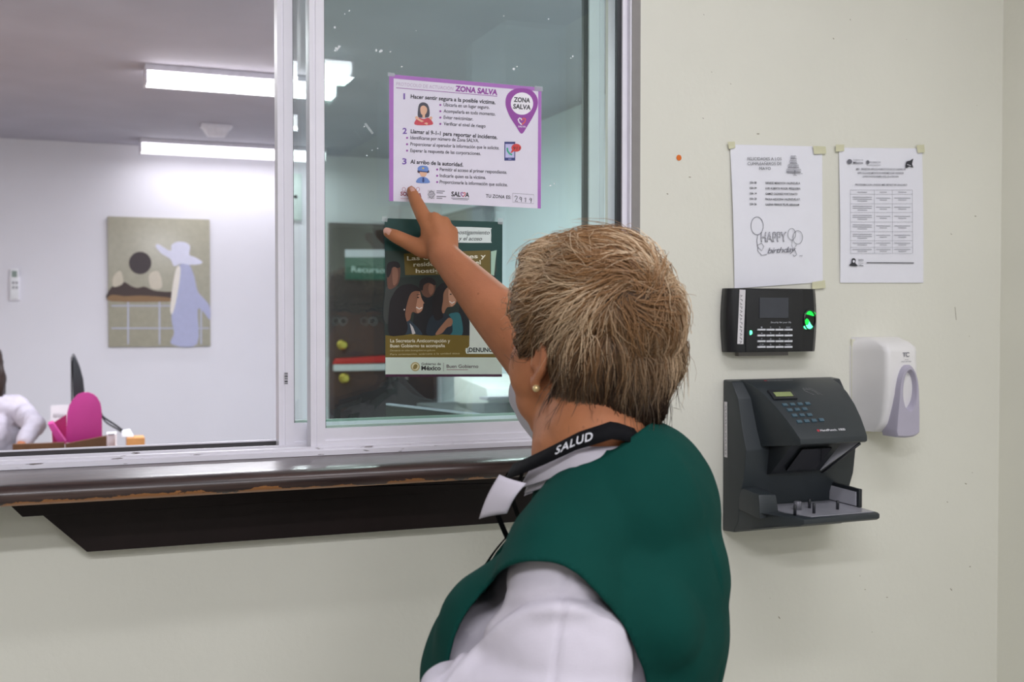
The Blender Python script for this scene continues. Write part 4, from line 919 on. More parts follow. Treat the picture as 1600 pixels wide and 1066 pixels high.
hexa('pages', [(a[0], 3.2, ZD+.001), (b[0], 3.2, ZD+.001), (b[0]+.01, 3.3, ZD+.001), (a[0], 3.3, ZD+.001), (a[0], 3.2, a[1]), (b[0], 3.2, a[1]), (b[0]+.01, 3.3, a[1]), (a[0], 3.3, a[1])], M_paper, nb)
for i in range(7): x = a[0]+.003+(b[0]-a[0]-.006)*i/6; tube('spiral_ring', [(x, 3.199+.007*math.cos(t)*1-.0, a[1]+.006*math.sin(t)) for t in [k*.8-1.2 for k in range(7)]], .0011, M_gask, nb, seg=5)
ph = empty('desk_telephone', (W(195, 690, 3.3).x, 3.3, ZD), 'dark desk telephone half hidden by the window sill, right of the pink organizer', 'telephone')
a, b = up(176, 676, 3.3), up(205, 697, 3.3)
hexa('base', [(a[0], 3.25, ZD+.001), (b[0], 3.25, ZD+.001), (b[0], 3.45, ZD+.001), (a[0], 3.45, ZD+.001), (a[0]+.01, 3.27, ZD+.03), (b[0]-.01, 3.27, ZD+.03), (b[0]-.01, 3.44, ZD+.07), (a[0]+.01, 3.44, ZD+.07)], M_gask, ph, bevel=.004)
tube('handset', spline([(a[0]+.02, 3.3, ZD+.07), (a[0]+.03, 3.33, ZD+.085), (b[0]-.03, 3.35, ZD+.085), (b[0]-.02, 3.36, ZD+.07)], 4), .014, M_blk, ph, seg=8)
cb = tube('black_cable', spline([G(157, 643, 5.3), G(162, 652, 5.3), G(180, 664, 5.25), G(196, 676, 5.2), G(212, 688, 5.1), G(222, 697, 5.05)], 6), .0045, M_gask, None, seg=6); tag(cb, 'pair of black cables drooping from behind the pink organizer', 'cable')
cb2 = tube('black_cable', spline([G(158, 648, 5.32), G(166, 660, 5.32), G(184, 671, 5.27), G(200, 682, 5.22), G(214, 694, 5.12)], 6), .004, M_gask, None, seg=6); tag(cb2, 'lower of the two black cables drooping behind the pink organizer', 'cable'); cb['label'] = 'upper of the two black cables drooping behind the pink organizer'
tc_ = empty('tissue_packet', (W(205, 690, 3.15).x, 3.15, ZD), 'small orange and white tissue packet near the cables by the sill', 'packet')
a, b = up(198, 684, 3.12), up(226, 695, 3.12)
box('packet', a[0], b[0], 3.1, 3.2, ZD+.001, a[1], mat('orange_packet', 'c98f55', rough=.5), tc_, bevel=.004)
mk('tissue', [(a[0]-.02, 3.12, a[1]+.001), (a[0]+.03, 3.12, a[1]+.001), (a[0]+.03, 3.17, a[1]+.001), (a[0]-.02, 3.17, a[1]+.001), (a[0]-.02, 3.13, a[1]+.03), (a[0]+.015, 3.14, a[1]+.035), (a[0]+.01, 3.16, a[1]+.03), (a[0]-.015, 3.16, a[1]+.025)], BF, M_paper, tc_, bevel=.004, smooth=True)

# things on a side table behind the glass, right
YT = 1.9
st_ = empty('side_table', (1.5, 2.2, 0), 'grey office table under the printer, close behind the right-hand glass', 'table')
pA, pB = W(612, 600, YT), W(815, 600, YT)
zt2 = W(760, 648, YT).z
box('tabletop', W(728, 600, YT).x, pB.x+.25, YT-.05, YT+.6, zt2-.03, zt2, mat('dark_laminate', '34383c', rough=.5), st_, bevel=.002)
for x in (W(728, 600, YT).x+.01, pB.x+.2):
    for y in (YT-.03, YT+.55): box('leg', x, x+.035, y, y+.035, 0, zt2-.031, M_alug, st_)
pr_ = empty('printer', (W(790, 600, YT).x, YT+.2, zt2), 'white office printer behind the glass, beside the pointing woman\'s cheek', 'printer')
a, b = up(742, 614, YT+.2), up(830, 614, YT+.2)
hexa('printer_body', [(a[0], YT+.05, zt2+.012), (b[0], YT+.05, zt2+.012), (b[0], YT+.45, zt2+.012), (a[0], YT+.45, zt2+.012), (a[0], YT+.08, zt2+.09), (b[0], YT+.08, zt2+.09), (b[0], YT+.45, zt2+.12), (a[0], YT+.45, zt2+.12)], M_wp, pr_, bevel=.01)
hexa('paper_tray', [(a[0]-.03, YT+.0, zt2+.05), (b[0]-.05, YT, zt2+.05), (b[0]-.05, YT+.07, zt2+.05), (a[0]-.03, YT+.07, zt2+.05), (a[0]-.03, YT-.03, zt2+.065), (b[0]-.05, YT-.03, zt2+.065), (b[0]-.05, YT+.07, zt2+.06), (a[0]-.03, YT+.07, zt2+.06)], M_lp, pr_, bevel=.002)
hexa('black_base', [(a[0]-.04, YT-.0, zt2+.0005), (b[0], YT, zt2+.0005), (b[0], YT+.4, zt2+.0005), (a[0], YT+.4, zt2+.0005), (a[0]-.03, YT+.02, zt2+.04), (b[0], YT+.04, zt2+.04), (b[0], YT+.4, zt2+.011), (a[0], YT+.4, zt2+.011)], M_blk, pr_, bevel=.006)
# monitor with its back to the window, top edge running along below the poster
q0 = C(602, 631, 2.75); q1 = C(790, 653, 2.45); md = (q0+q1)/2
m2 = empty('monitor', (md.x, md.y, .86), 'wide black monitor close behind the glass, its pale top edge below the green poster', 'monitor')
q0 = C(602, 631, 2.75); q1 = C(790, 653, 2.45); dr_ = (q1-q0); dr_.z = 0; 
def off(p, k, dz): n_ = Vector((-dr_.y, dr_.x, 0)).normalized(); return tuple(p+n_*k+Vector((0, 0, dz)))
hexa('monitor_shell', [off(q0, 0, -.33), off(q1, 0, -.33), off(q1, .03, -.33), off(q0, .03, -.33), off(q0, 0, -.004), off(q1, 0, -.004), off(q1, .03, -.004), off(q0, .03, -.004)], M_blk, m2, bevel=.004)
hexa('top_edge_strip', [off(q0, .002, -.0035), off(q1, .002, -.0035), off(q1, .012, -.0035), off(q0, .012, -.0035), off(q0, .002, .001), off(q1, .002, .001), off(q1, .012, .001), off(q0, .012, .001)], mat('silver_trim', 'c9cfe6', rough=.2, metal=.3), m2)  # pale strip paints the highlight on the black monitor's top edge
nd = Vector((-dr_.y, dr_.x, 0)).normalized()*.06; cc = md+nd
box('stand', cc.x-.03, cc.x+.03, cc.y-.02, cc.y+.02, .762, md.z-.1, M_blk, m2)
box('stand_foot', cc.x-.12, cc.x+.12, cc.y-.09, cc.y+.09, .7505, .762, M_blk, m2, bevel=.002)
ct = empty('inner_counter', (md.x, md.y, 0), 'low grey desk inside the office directly behind the glass', 'desk')
box('desktop', md.x-.55, md.x+.5, TK+.02, md.y+.25, .72, .75, mat('grey_laminate', '8d9394'), ct, bevel=.002)
for x in (md.x-.52, md.x+.45): box('side_panel', x, x+.025, TK+.04, md.y+.2, 0, .7195, mat('grey_laminate', '8d9394'), ct)

# ---------------------------------------------------------------- the pointing woman
FX = Vector((math.cos(TH), -math.sin(TH), 0)); FZ = Vector((math.sin(TH), math.cos(TH), 0)); UZ = Vector((0, 0, 1))
def frame(al):
    a = math.radians(al); return (-FX*math.sin(a)+FZ*math.cos(a)), (-FX*math.cos(a)-FZ*math.sin(a))
BFw, BL = frame(72); HF, HL = frame(43)
nb_ = C(925, 735, 1.38); OB = Vector((nb_.x, nb_.y, 0)); NZ = nb_.z
def B(f, l, u): return OB+BFw*f+BL*l+UZ*u
HC = C(917, 524, 1.42)
HU = (UZ-HF*.12).normalized(); HFt = (HF+UZ*.12).normalized()      # head tipped slightly back
def Hd(f, l, u): return HC+HFt*f+HL*l+HU*u
def EB(f, l, u, r): return E(B(f, l, u), r, BFw, BL)
def EH(f, l, u, r): return E(Hd(f, l, u), r, HFt, HL, HU)
woman = empty('person', B(0, 0, 0), 'short-haired woman in a green vest over a white shirt, pointing up at the notice', 'person')
torso = [EB(-.070,0,1.045,(.085,.15,.14)), EB(.0,0,1.02,(.135,.165,.16)), EB(.10,.075,1.0,(.075,.08,.085)), EB(.10,-.075,1.0,(.075,.08,.085)), EB(-.055,0,1.09,(.085,.15,.11)),
         EB(-.055,-.02,1.165,(.085,.14,.115)), K(B(-.01,-.10,1.18),B(0,.135,1.12),.062), K(B(-.03,.02,1.215),B(-.005,.14,1.135),.055,.055), K(B(-.04,-.02,1.225),B(-.02,-.12,1.20),.06,.06), EB(.03,0,.84,(.17,.18,.18)), EB(0,0,.72,(.16,.185,.15)), K(B(-.01,0,1.18),B(-.005,0,1.28),.08,.068)]
# arms
shR = FX*.16+FZ*1.57; shR = Vector((CAM.x, CAM.y, 0))+shR+UZ*1.205
elR = C(836, 556, 1.76); wrR = C(694, 399, 1.862)
shL = B(0, .150, 1.075); elL = B(-.02, .24, .86); wrL = B(.14, .2, .68)
raise_arm = [K(B(0,-.11,1.17), shR, .06, .062), K(shR, elR, .058, .052), K(elR, elR+(wrR-elR)*.45, .052, .042), K(elR+(wrR-elR)*.45, wrR+(elR-wrR)*.06, .042, .0265)]
low_arm = [K(B(0,.10,1.10), shL, .048, .046), K(shL, elL, .046, .042), K(elL, wrL, .043, .026)]
# right hand, pointing
def HZ(px, py, dz=0.0):   # depth of the glass's front along a pixel, minus dz
    d = ray(px, py); return (YP-.0008-CAM.y)/d.y-dz
tip = C(642.5, 297.5, HZ(642.5, 297.5, .0088)); ipip = C(651, 317, 1.897); imcp = C(663, 341, 1.878)
mm = C(679, 342, 1.872); rm = C(694, 348, 1.874); pm = C(706, 362, 1.880)
hand_ = [K(imcp, ipip, .0132, .0118), K(ipip, ipip+(tip-ipip)*.55, .0116, .0104), K(ipip+(tip-ipip)*.55, tip, .0104, .0084),
         K(wrR, C(689, 386, 1.866), .0262, .024), K(C(690, 388, 1.868), imcp, .021, .0125), K(C(694, 388, 1.866), mm, .021, .0125), K(C(698, 388, 1.868), rm, .020, .0120), K(C(700, 390, 1.870), pm, .018, .0112),
         K(C(684, 388, 1.872), C(668, 362, 1.876), .018, .013), K(C(700, 372, 1.874), C(672, 358, 1.872), .012, .012)]
def finger(m, p, t2, r): return [K(m, p, r, r*.92), K(p, t2, r*.92, r*.78)]
hand_ += finger(mm, C(672, 349, 1.908), C(681, 373, 1.908), .0112)+finger(rm, C(690, 352, 1.912), C(694, 378, 1.91), .0110)+finger(pm, C(706, 365, 1.912), C(705, 388, 1.906), .0090)
tb = [C(684, 391, 1.878), C(661, 390, 1.884), C(632, 376, 1.889), C(606, 363.5, 1.888)]
hand_ += [K(tb[0], tb[1], .019, .0145), K(tb[1], tb[2], .0158, .0128), K(tb[2], tb[2]+(tb[3]-tb[2])*.5, .0126, .0120), K(tb[2]+(tb[3]-tb[2])*.5, tb[3], .0120, .0090), K(C(672, 372, 1.878), tb[1]+(tb[2]-tb[1])*.15, .015, .012)]
# left hand hanging at the side
D_ = Vector(wrL); hL = [K(D_, B(.19,.195,.635), .024, .026)]
for i in range(4): hL += [K(B(.19,.172+.016*i,.635), B(.225,.170+.017*i,.60), .0095, .009), K(B(.225,.170+.017*i,.60), B(.235,.170+.017*i,.565+.004*abs(i-1.5)), .009, .0075)]
hL += [K(B(.17,.17,.65), B(.21,.15,.625), .013, .011), K(B(.21,.15,.625), B(.23,.147,.60), .011, .009)]
head = [EH(-.012,0,.03,(.092,.074,.088)), EH(.03,0,-.03,(.068,.064,.09)), EH(.04,0,-.09,(.045,.05,.035)), EH(.042,.036,-.048,(.046,.036,.052)), EH(.042,-.036,-.048,(.046,.036,.052)),
        K(Hd(.095,0,.0), Hd(.112,0,-.032), .008, .0115), EH(.1,.011,-.036,(.009,.008,.007)), EH(.1,-.011,-.036,(.009,.008,.007)), EH(.078,0,-.064,(.018,.024,.006)), EH(.077,0,-.074,(.017,.022,.007)),
        EH(.078,0,-.105,(.018,.02,.015)), EH(.08,.03,.02,(.012,.02,.006)), EH(.08,-.03,.02,(.012,.02,.006)), EH(.015,0,-.115,(.055,.055,.035)),
        K(Hd(-.03,0,-.06), B(-.005,0,1.27), .062, .068), K(Hd(.005,0,-.09), B(.014,0,1.25), .055, .062), EH(.035,.03,-.085,(.045,.032,.04)), EH(.035,-.03,-.085,(.045,.032,.04))]
def ear(sg):
    out = []
    pts = [(-.012,.0,.022),(-.02,.006,.018),(-.026,.009,.006),(-.024,.009,-.008),(-.016,.007,-.02),(-.006,.003,-.031),(0,.0,-.026)]
    o = (.006, .073, -.030)
    P_ = [Hd(o[0]+a+.010, sg*(o[1]+b), o[2]+c) for a, b, c in pts]
    for i in range(len(P_)-1): out.append(K(P_[i], P_[i+1], .0052, .0052))
    out.append(EH(o[0]-.002, sg*(o[1]-.0), o[2]-.002, (.014,.006,.022))); out.append(EH(o[0]+.002, sg*(o[1]+.003), o[2]-.031, (.008,.0055,.010)))
    out.append(EH(o[0]+.010, sg*(o[1]), o[2]-.006, (.005,.006,.008)))
    return out
head += ear(1)+ear(-1)
legs = []
for sg in (1, -1): legs += [K(B(0,sg*.09,.68), B(.01,sg*.085,.42), .085, .055), K(B(.01,sg*.085,.42), B(-.01,sg*.085,.09), .055, .036), K(B(-.02,sg*.085,.05), B(.10,sg*.095,.035), .03, .026)]
def skin():
    m = mat('skin', 'b0734f', rough=.55, var=.10, scale=22, bump=.15, bscale=350, sss=.06, spec=.2); nt = m.node_tree; N, L = nt.nodes, nt.links
    b = N['Principled BSDF']; src = b.inputs['Base Color'].links[0].from_socket
    tc = N.new('ShaderNodeTexCoord'); n = N.new('ShaderNodeTexNoise'); n.inputs['Scale'].default_value = 6; L.new(tc.outputs['Object'], n.inputs['Vector'])
    mx = N.new('ShaderNodeMix'); mx.data_type = 'RGBA'; mx.inputs[7].default_value = (*lin('bd7a66'), 1)
    r = N.new('ShaderNodeMapRange'); r.inputs[1].default_value = .45; r.inputs[2].default_value = .7; r.inputs[4].default_value = .3; L.new(n.outputs['Fac'], r.inputs[0]); L.new(r.outputs[0], mx.inputs[0]); L.new(src, mx.inputs[6]); L.new(mx.outputs[2], b.inputs['Base Color'])
    vo = N.new('ShaderNodeTexVoronoi'); vo.inputs['Scale'].default_value = 26; L.new(tc.outputs['Object'], vo.inputs['Vector'])   # freckles
    fr_ = N.new('ShaderNodeMath'); fr_.operation = 'LESS_THAN'; fr_.inputs[1].default_value = .055; L.new(vo.outputs['Distance'], fr_.inputs[0])
    f2 = N.new('ShaderNodeMath'); f2.operation = 'MULTIPLY'; f2.inputs[1].default_value = .35; L.new(fr_.outputs[0], f2.inputs[0])
    m3 = N.new('ShaderNodeMix'); m3.data_type = 'RGBA'; L.new(f2.outputs[0], m3.inputs[0]); L.new(mx.outputs[2], m3.inputs[6]); m3.inputs[7].default_value = (*lin('6b4030'), 1); L.new(m3.outputs[2], b.inputs['Base Color'])
    return m
M_skin = skin(); M_nail = mat('fingernail', 'd9a795', rough=.25, spec=.6)
def shrink(shapes, k): return [('E', s[1], tuple(r-k for r in s[2]), *s[3:]) if s[0] == 'E' else ('K', s[1], s[2], s[3]-k, s[4]-k) for s in shapes]
body_me = blobmesh(shrink(torso, .02)+raise_arm+low_arm+hand_+hL+head+shrink(legs, .006), voxel=.0032, smooth=5, fac=.5)
body_bv = bvh(body_me)
link('body', body_me, woman, M_skin, smooth=True)
# nails of the thumb and the pointing finger
def onb(px, py): 
    d = ray(px, py).normalized(); l, n, i, t = body_bv.ray_cast(CAM, d); return l, n
def nail(px, py, ax, sz):
    l, n = onb(px, py)
    if l is None: return
    ax = (ax-n*ax.dot(n)).normalized(); sd = n.cross(ax); vs = []; fs = []
    for j in range(5):
        for i in range(5):
            a, b = i/2-1, j/2-1; k = 1-.18*abs(b)**3
            vs.append(l+sd*(a*sz[0]*k)+ax*(b*sz[1]*(1-.15*a*a))+n*(.0007-.0022*a*a))
    fs = [(j*5+i, j*5+i+1, (j+1)*5+i+1, (j+1)*5+i) for j in range(4) for i in range(4)]
    mk('fingernail', vs, fs, M_nail, woman, smooth=True)
nail(605, 361, tb[3]-tb[2], (.0058, .0072)); nail(643.5, 296, tip-ipip, (.0048, .0062))
# eyes
for sg in (1, -1):
    bm = bmesh.new(); bmesh.ops.create_uvsphere(bm, u_segments=16, v_segments=10, radius=.0115)
    for v in bm.verts: v.co += Hd(.082, sg*.031, .002)
    me = bpy.data.meshes.new('eye'); bm.to_mesh(me); bm.free(); eo = link('eye', me, woman, mat('eye_white', 'e9e4de', rough=.2), smooth=True)
    bm = bmesh.new(); bmesh.ops.create_uvsphere(bm, u_segments=12, v_segments=8, radius=.0056)
    for v in bm.verts: v.co += Hd(.0892, sg*.031, .002)
    me = bpy.data.meshes.new('iris'); bm.to_mesh(me); bm.free(); link('iris', me, eo, mat('brown_iris', '2c1a12', rough=.2), smooth=True)
    tube('eyebrow', [Hd(.088, sg*.014, .022), Hd(.091, sg*.03, .028), Hd(.083, sg*.047, .022)], [.0022,.0026,.0012], mat('brow', '4a3426'), woman, seg=6)
mk('lips', [Hd(.094,-.022,-.068),Hd(.0985,-.006,-.0635),Hd(.0985,.006,-.0635),Hd(.094,.022,-.068),Hd(.0985,.008,-.076),Hd(.0985,-.008,-.076),Hd(.101,0,-.069)], [(0,1,6),(1,2,6),(2,3,6),(3,4,6),(4,5,6),(5,0,6)], mat('lip_colour', '9c4f4a', rough=.4), woman, smooth=True)
# earring in the left lobe
el_, en_ = onb(837, 607)
if el_ is None: el_ = Hd(-.003,.076,-.066)
bm = bmesh.new(); bmesh.ops.create_uvsphere(bm, u_segments=14, v_segments=10, radius=.0048)
for v in bm.verts: v.co += el_+Vector((0, -.002, 0))
me = bpy.data.meshes.new('earring'); bm.to_mesh(me); bm.free(); link('earring', me, woman, mat('pearl', 'd8c08c', rough=.2, metal=.4), smooth=True)

# ---- cloth
def fold(me, fn):
    n = len(me.vertices); a = cos(me).copy(); nn = np.array([tuple(v.normal) for v in me.vertices])
    d = np.array([fn(Vector(map(float, p)), Vector(map(float, q))) for p, q in zip(a, nn)]); a += nn*d[:, None]; me.vertices.foreach_set('co', a.astype(np.float32).ravel()); me.update()
def bl_(p): q = p-OB; return q.dot(BFw), q.dot(BL), q.z
M_shirt = mat('white_cotton', 'c9c3cd', rough=.8, var=.02, bump=.2, bscale=900, spec=.2)
M_vest = mat('green_cloth', '073d36', rough=.85, var=.06, scale=12, bump=.25, bscale=1200, spec=.12)
def sleeve_fold(p, n):
    f, l, u = bl_(p); d = 0
    if l > .12:
        d += .0035*math.sin(f*34+u*26+1.0)*max(0, min(1, (1.10-u)/.08))
        d += .003*noise.noise(p*16)
        s_ = f+.022; d -= .0032*math.exp(-(s_/.0030)**2)*(1 if u < 1.17 else 0)     # sleeve seam
        cap = u-(1.125-6.5*(f+.02)**2); d += .007*math.exp(-((cap+.012)/.008)**2)-.006*math.exp(-((cap-.004)/.005)**2)+.008*math.exp(-((f-.115)/.02)**2-((u-1.02)/.012)**2)-.008*math.exp(-((f-.12)/.02)**2-((u-1.045)/.010)**2)
    return d+.002*noise.noise(p*11)
shirt_shapes = [('E', s[1], tuple(r+.002 for r in s[2]), *s[3:]) if s[0] == 'E' else ('K', s[1], s[2], s[3]+.002, s[4]+.002) for s in torso[:11]]
shirt_shapes += [K(B(-.01,0,1.18), B(.0,0,1.265), .08, .072)]
shirt_shapes += [K(B(0,.12,1.12), B(-.005,.165,1.09), .060, .064), EB(-.004,.185,1.045,(.088,.064,.078)), EB(.014,.205,.985,(.134,.074,.085)), K(B(-.015,.21,.96), B(-.02,.225,.88), .088, .082)]
shirt_shapes += [K(B(0,-.11,1.17), shR, .072, .075), K(shR, shR+(elR-shR)*.80, .074, .078), K(shR+(elR-shR)*.45-UZ*.035, shR+(elR-shR)*.80-UZ*.04, .06, .058)]
shirt_me = blobmesh(shirt_shapes, voxel=.005, smooth=5)
nk = B(0, 0, 1.262); nkn = (UZ*.92-BFw*.42).normalized()*1
def g_neck(p):
    f, l, u = bl_(p)
    if math.hypot(f, l) > .2: return -1
    return (u-(1.254-.16*f-max(0, f)*.7*max(0, 1-abs(l)/.08)))*.8
ax_ = (elR-shR).normalized(); end_ = shR+(elR-shR)*.78
def g_sl(p): return (p-end_).dot(ax_) if (p-shR).dot(ax_) > .03 and bl_(p)[1] < -.09 else -1
def g_low(p): return .90-p.z if bl_(p)[1] > .15 else .70-p.z
shirt_me = cut(shirt_me, lambda p: max(g_neck(p), g_sl(p), g_low(p)))
fold(shirt_me, sleeve_fold)
shirt_bv = bvh(shirt_me)
so = link('shirt', shirt_me, woman, M_shirt, smooth=True); sm = so.modifiers.new('thick', 'SOLIDIFY'); sm.thickness = .0022; sm.offset = -1
vest_shapes = [('E', s[1], tuple(r+.012 for r in s[2]), *s[3:]) if s[0] == 'E' else ('K', s[1], s[2], s[3]+.012, s[4]+.012) for s in torso[:11]]
vest_shapes += [K(B(-.02,-.10,1.18), B(-.01,-.16,1.17), .078, .078), EB(-.038,-.12,1.14,(.08,.09,.09)), EB(-.080,0,1.10,(.088,.14,.10)), EB(-.03,.1,1.08,(.12,.10,.09)), K(B(0,.1,1.135),B(-.004,.162,1.100),.076,.080), EB(.02,.12,1.02,(.14,.085,.14)), EB(.0,.1,.9,(.16,.11,.2)), K(B(-.01,0,1.18), B(-.01,0,1.245), .088, .078)]
vest_me = blobmesh(vest_shapes, voxel=.005, smooth=22)
def g_arm(p):
    f, l, u = bl_(p)
    if l > .05: 
        e = ((f+.004)/(.130 if f > -.004 else .100))**2+((u-.985)/.175)**2; return (1-e)*.08
    if l < -.13: e = (f/.10)**2+((u-1.10)/.12)**2; return (1-e)*.05
    return -1
def g_nk(p, z0, kv, wd):
    f, l, u = bl_(p)
    if math.hypot(f, l) > .2: return -1
    return (u-(z0-(.16*f if f > 0 else .05*f+.85*min(0, f+.045))-max(0, f)*kv*max(0, 1-abs(l)/wd)))*.8
def g_vneck(p): return g_nk(p, 1.260, 1.4, .080)
vest_me = cut(vest_me, lambda p: max(g_arm(p), g_vneck(p), .66-p.z))
def vest_fold(p, n):
    f, l, u = bl_(p); d = .006*noise.noise(p*7)+.0015*noise.noise(p*19)
    e = math.sqrt(((f+.012)/.13)**2+((u-.985)/.175)**2)
    if l > .04 and 1 < e < 1.9: d += .003*math.sin(math.atan2(u-.985, f)*9+2)*(1-abs(e-1.35)/.55)
    d += .003*math.exp(-((f+.13+(1.1-u)*.12)/.016)**2)*max(0, min(1, (1.14-u)/.06)) - .003*math.exp(-((f+.10+(1.1-u)*.2)/.014)**2)*max(0, min(1, (1.12-u)/.06))
    return d
fold(vest_me, vest_fold)
vest_bv = bvh(vest_me)
vo = link('vest', vest_me, woman, M_vest, smooth=True); sm = vo.modifiers.new('thick', 'SOLIDIFY'); sm.thickness = .003; sm.offset = 1
# piping round the armhole, following the vest's own edge
bm = bmesh.new(); bm.from_mesh(vest_me); off_ = vo.location+woman.location
# shirt collar: two flaps at the front and a stand round the neck
def onsurf(bv_, p, lift): 
    l, n, i, d = bv_.find_nearest(p); return l+n*lift
ring_ = []
for k in range(40):
    a = 2*math.pi*k/40; ring_.append((math.cos(a), math.sin(a)))
def collar_pt(k, z, r): return B(-.004+r*ring_[k % 40][0]*.98, r*ring_[k % 40][1], z-.036*max(0, ring_[k % 40][0])-.060*max(0, -ring_[k % 40][0]-.6))
vs = [collar_pt(k, z, r) for z, r in ((1.235, .088), (1.262, .079), (1.268, .080), (1.260, .086), (1.243, .096)) for k in range(3, 38)]
nk_ = 35; fs = [(j*nk_+i, j*nk_+i+1, (j+1)*nk_+i+1, (j+1)*nk_+i) for j in range(4) for i in range(nk_-1)]
co_ = mk('collar', vs, fs, M_shirt, woman, smooth=True); sm = co_.modifiers.new('thick', 'SOLIDIFY'); sm.thickness = .002
for sg in (1, -1):
    c4 = []
    for q in (C(781, 742, 1.325), C(822, 756, 1.305), C(750, 812, 1.335), C(793, 803, 1.312)):
        f, l, u = (q-OB).dot(BFw), (q-OB).dot(BL), q.z; c4.append(B(f, sg*l, u))
    g = []
    for j in range(9):
        for i in range(9):
            u, v = i/8, j/8; q = (c4[0]*(1-u)+c4[1]*u)*(1-v)+(c4[2]*(1-u)+c4[3]*u)*v
            g.append(q+(BL*sg*.8+UZ*.4)*.008*math.sin(math.pi*v*.9)+BFw*.004*math.sin(math.pi*u))
    fl = mk('collar_flap', g, [(j*9+i, j*9+i+1, (j+1)*9+i+1, (j+1)*9+i) for j in range(8) for i in range(8)], M_shirt, woman, smooth=True); sm = fl.modifiers.new('thick', 'SOLIDIFY'); sm.thickness = .0022; sm.offset = 0
# lanyard: black ribbon lying round the collar and down the chest
lp = []
for k in range(41):
    t = math.pi*(.10+1.80*k/40); r = .091+.016*max(0, math.cos(t))-.045*max(0, -math.cos(t)-.40); lp.append((B(-.004+r*math.cos(t), r*math.sin(t), 1.275-.050*max(0, math.cos(t))-.030*min(0, math.cos(t))-.06*max(0, -math.cos(t)-.45)), t))
lv, lf = [], []
for p, t in lp:
    o_ = (BFw*math.cos(t)+BL*math.sin(t)); tilt = (UZ*.86+(-o_)*.50).normalized(); lv += [p+tilt*.011, p-tilt*.011]
lf = [(2*i, 2*i+1, 2*i+3, 2*i+2) for i in range(40)]
ly = mk('lanyard', lv, lf, mat('black_ribbon', '0b0b0f', rough=.8, spec=.15), woman, smooth=True); sm = ly.modifiers.new('thick', 'SOLIDIFY'); sm.thickness = .0015; sm.offset = 0
for sg in (1, -1):
    a = lp[0][0] if sg > 0 else lp[-1][0]; pts = spline([a, B(.125,sg*.035,1.15), B(.165,sg*.015,1.05), B(.175,sg*.004,.95)], 6); lv = []
    for q in pts:
        q = onsurf(vest_bv, q, .006) if q.z < 1.17 else q; lv += [q+BL*.009, q-BL*.009]
    mk('lanyard_tail', lv, [(2*i, 2*i+1, 2*i+3, 2*i+2) for i in range(len(pts)-1)], MATS['black_ribbon'], woman, smooth=True)
# SALUD, set letter by letter along the ribbon
lp2 = lp
def ribbon(s, h):   # s: arc angle, h: height across the ribbon, -1..1
    x = (s/math.pi-.10)/1.80*40; i = int(x); f = x-i; p = lp2[i][0]*(1-f)+lp2[i+1][0]*f; t = s
    o_ = (BFw*math.cos(t)+BL*math.sin(t)); tilt = (UZ*.86+(-o_)*.50).normalized(); return p+tilt*h*.011+(o_*.86+UZ*.5).normalized()*.0016
v, f, comp = textmesh('SALUD', .015, 0, 1.1); mn, mx = v[:, 0].min(), v[:, 0].max()
S0, S1 = 1.32, 1.78
lv = [ribbon(S0+(a-mn)/(mx-mn)*(S1-S0), -.48+b/.69*.95) for a, b in v]
mk('lanyard_lettering', lv, f, mat('silver_print', 'd0d0d6', rough=.4), woman)
# trousers and shoes, below the frame
tr_me = blobmesh([EB(0,0,.70,(.165,.19,.13))]+[K(B(0,sg*.09,.68), B(.01,sg*.088,.42), .095, .068) for sg in (1,-1)]+[K(B(.01,sg*.088,.42), B(-.01,sg*.088,.08), .068, .055) for sg in (1,-1)], voxel=.01, smooth=3)
tr_me = cut(tr_me, lambda p: max(p.z-.76, .05-p.z)); link('trousers', tr_me, woman, mat('white_twill', 'd2ced6', rough=.8), smooth=True)
for sg in (1, -1):
    sh_me = blobmesh([E(B(.03,sg*.09,.042), (.115,.042,.038), BFw, BL), E(B(.09,sg*.095,.035), (.06,.042,.03), BFw, BL), K(B(-.03,sg*.09,.05), B(-.03,sg*.09,.085), .038)], voxel=.006, smooth=2)
    sh_me = cut(sh_me, lambda p: .001-p.z); link('shoe', sh_me, woman, mat('white_leather', 'cfcdd0', rough=.5), smooth=True)

# ---- hair
hair_shapes = [EH(-.018,0,.030,(.097,.084,.090)), EH(-.075,0,-.045,(.045,.058,.068)), EH(-.050,.040,-.02,(.058,.043,.060)), EH(-.050,-.040,-.02,(.058,.043,.060)), EH(.036,.0,.066,(.048,.068,.045)), EH(.028,.054,.035,(.038,.030,.045)), EH(.028,-.054,.035,(.038,.030,.045)), EH(-.060,0,.028,(.062,.076,.068)),
    EH(.034,.064,.006,(.016,.013,.036)), EH(-.02,0,.068,(.082,.070,.058)), EH(-.060,.016,-.112,(.038,.048,.066)), EH(-.042,.040,-.078,(.042,.034,.046))]
hm = blobmesh(hair_shapes, voxel=.006, smooth=6)
def hair_disp(p, n):
    q = p-HC; return .0045*noise.noise(p*22)+.002*noise.noise(p*60)
fold(hm, hair_disp)
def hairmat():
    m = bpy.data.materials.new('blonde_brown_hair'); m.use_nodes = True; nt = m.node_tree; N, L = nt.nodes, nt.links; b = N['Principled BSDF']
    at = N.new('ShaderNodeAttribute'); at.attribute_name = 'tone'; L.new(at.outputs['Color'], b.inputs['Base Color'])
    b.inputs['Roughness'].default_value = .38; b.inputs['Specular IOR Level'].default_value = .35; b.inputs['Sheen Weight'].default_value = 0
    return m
HBV2 = bvh(hm)
shell_me = hm
CR = C(992, 455, 1.30); CR = HBV2.find_nearest(CR)[0]
hl_ = link('hair', shell_me, woman, mat('hair_underlayer', '5a4431', rough=.7, var=.3, scale=60), smooth=True)
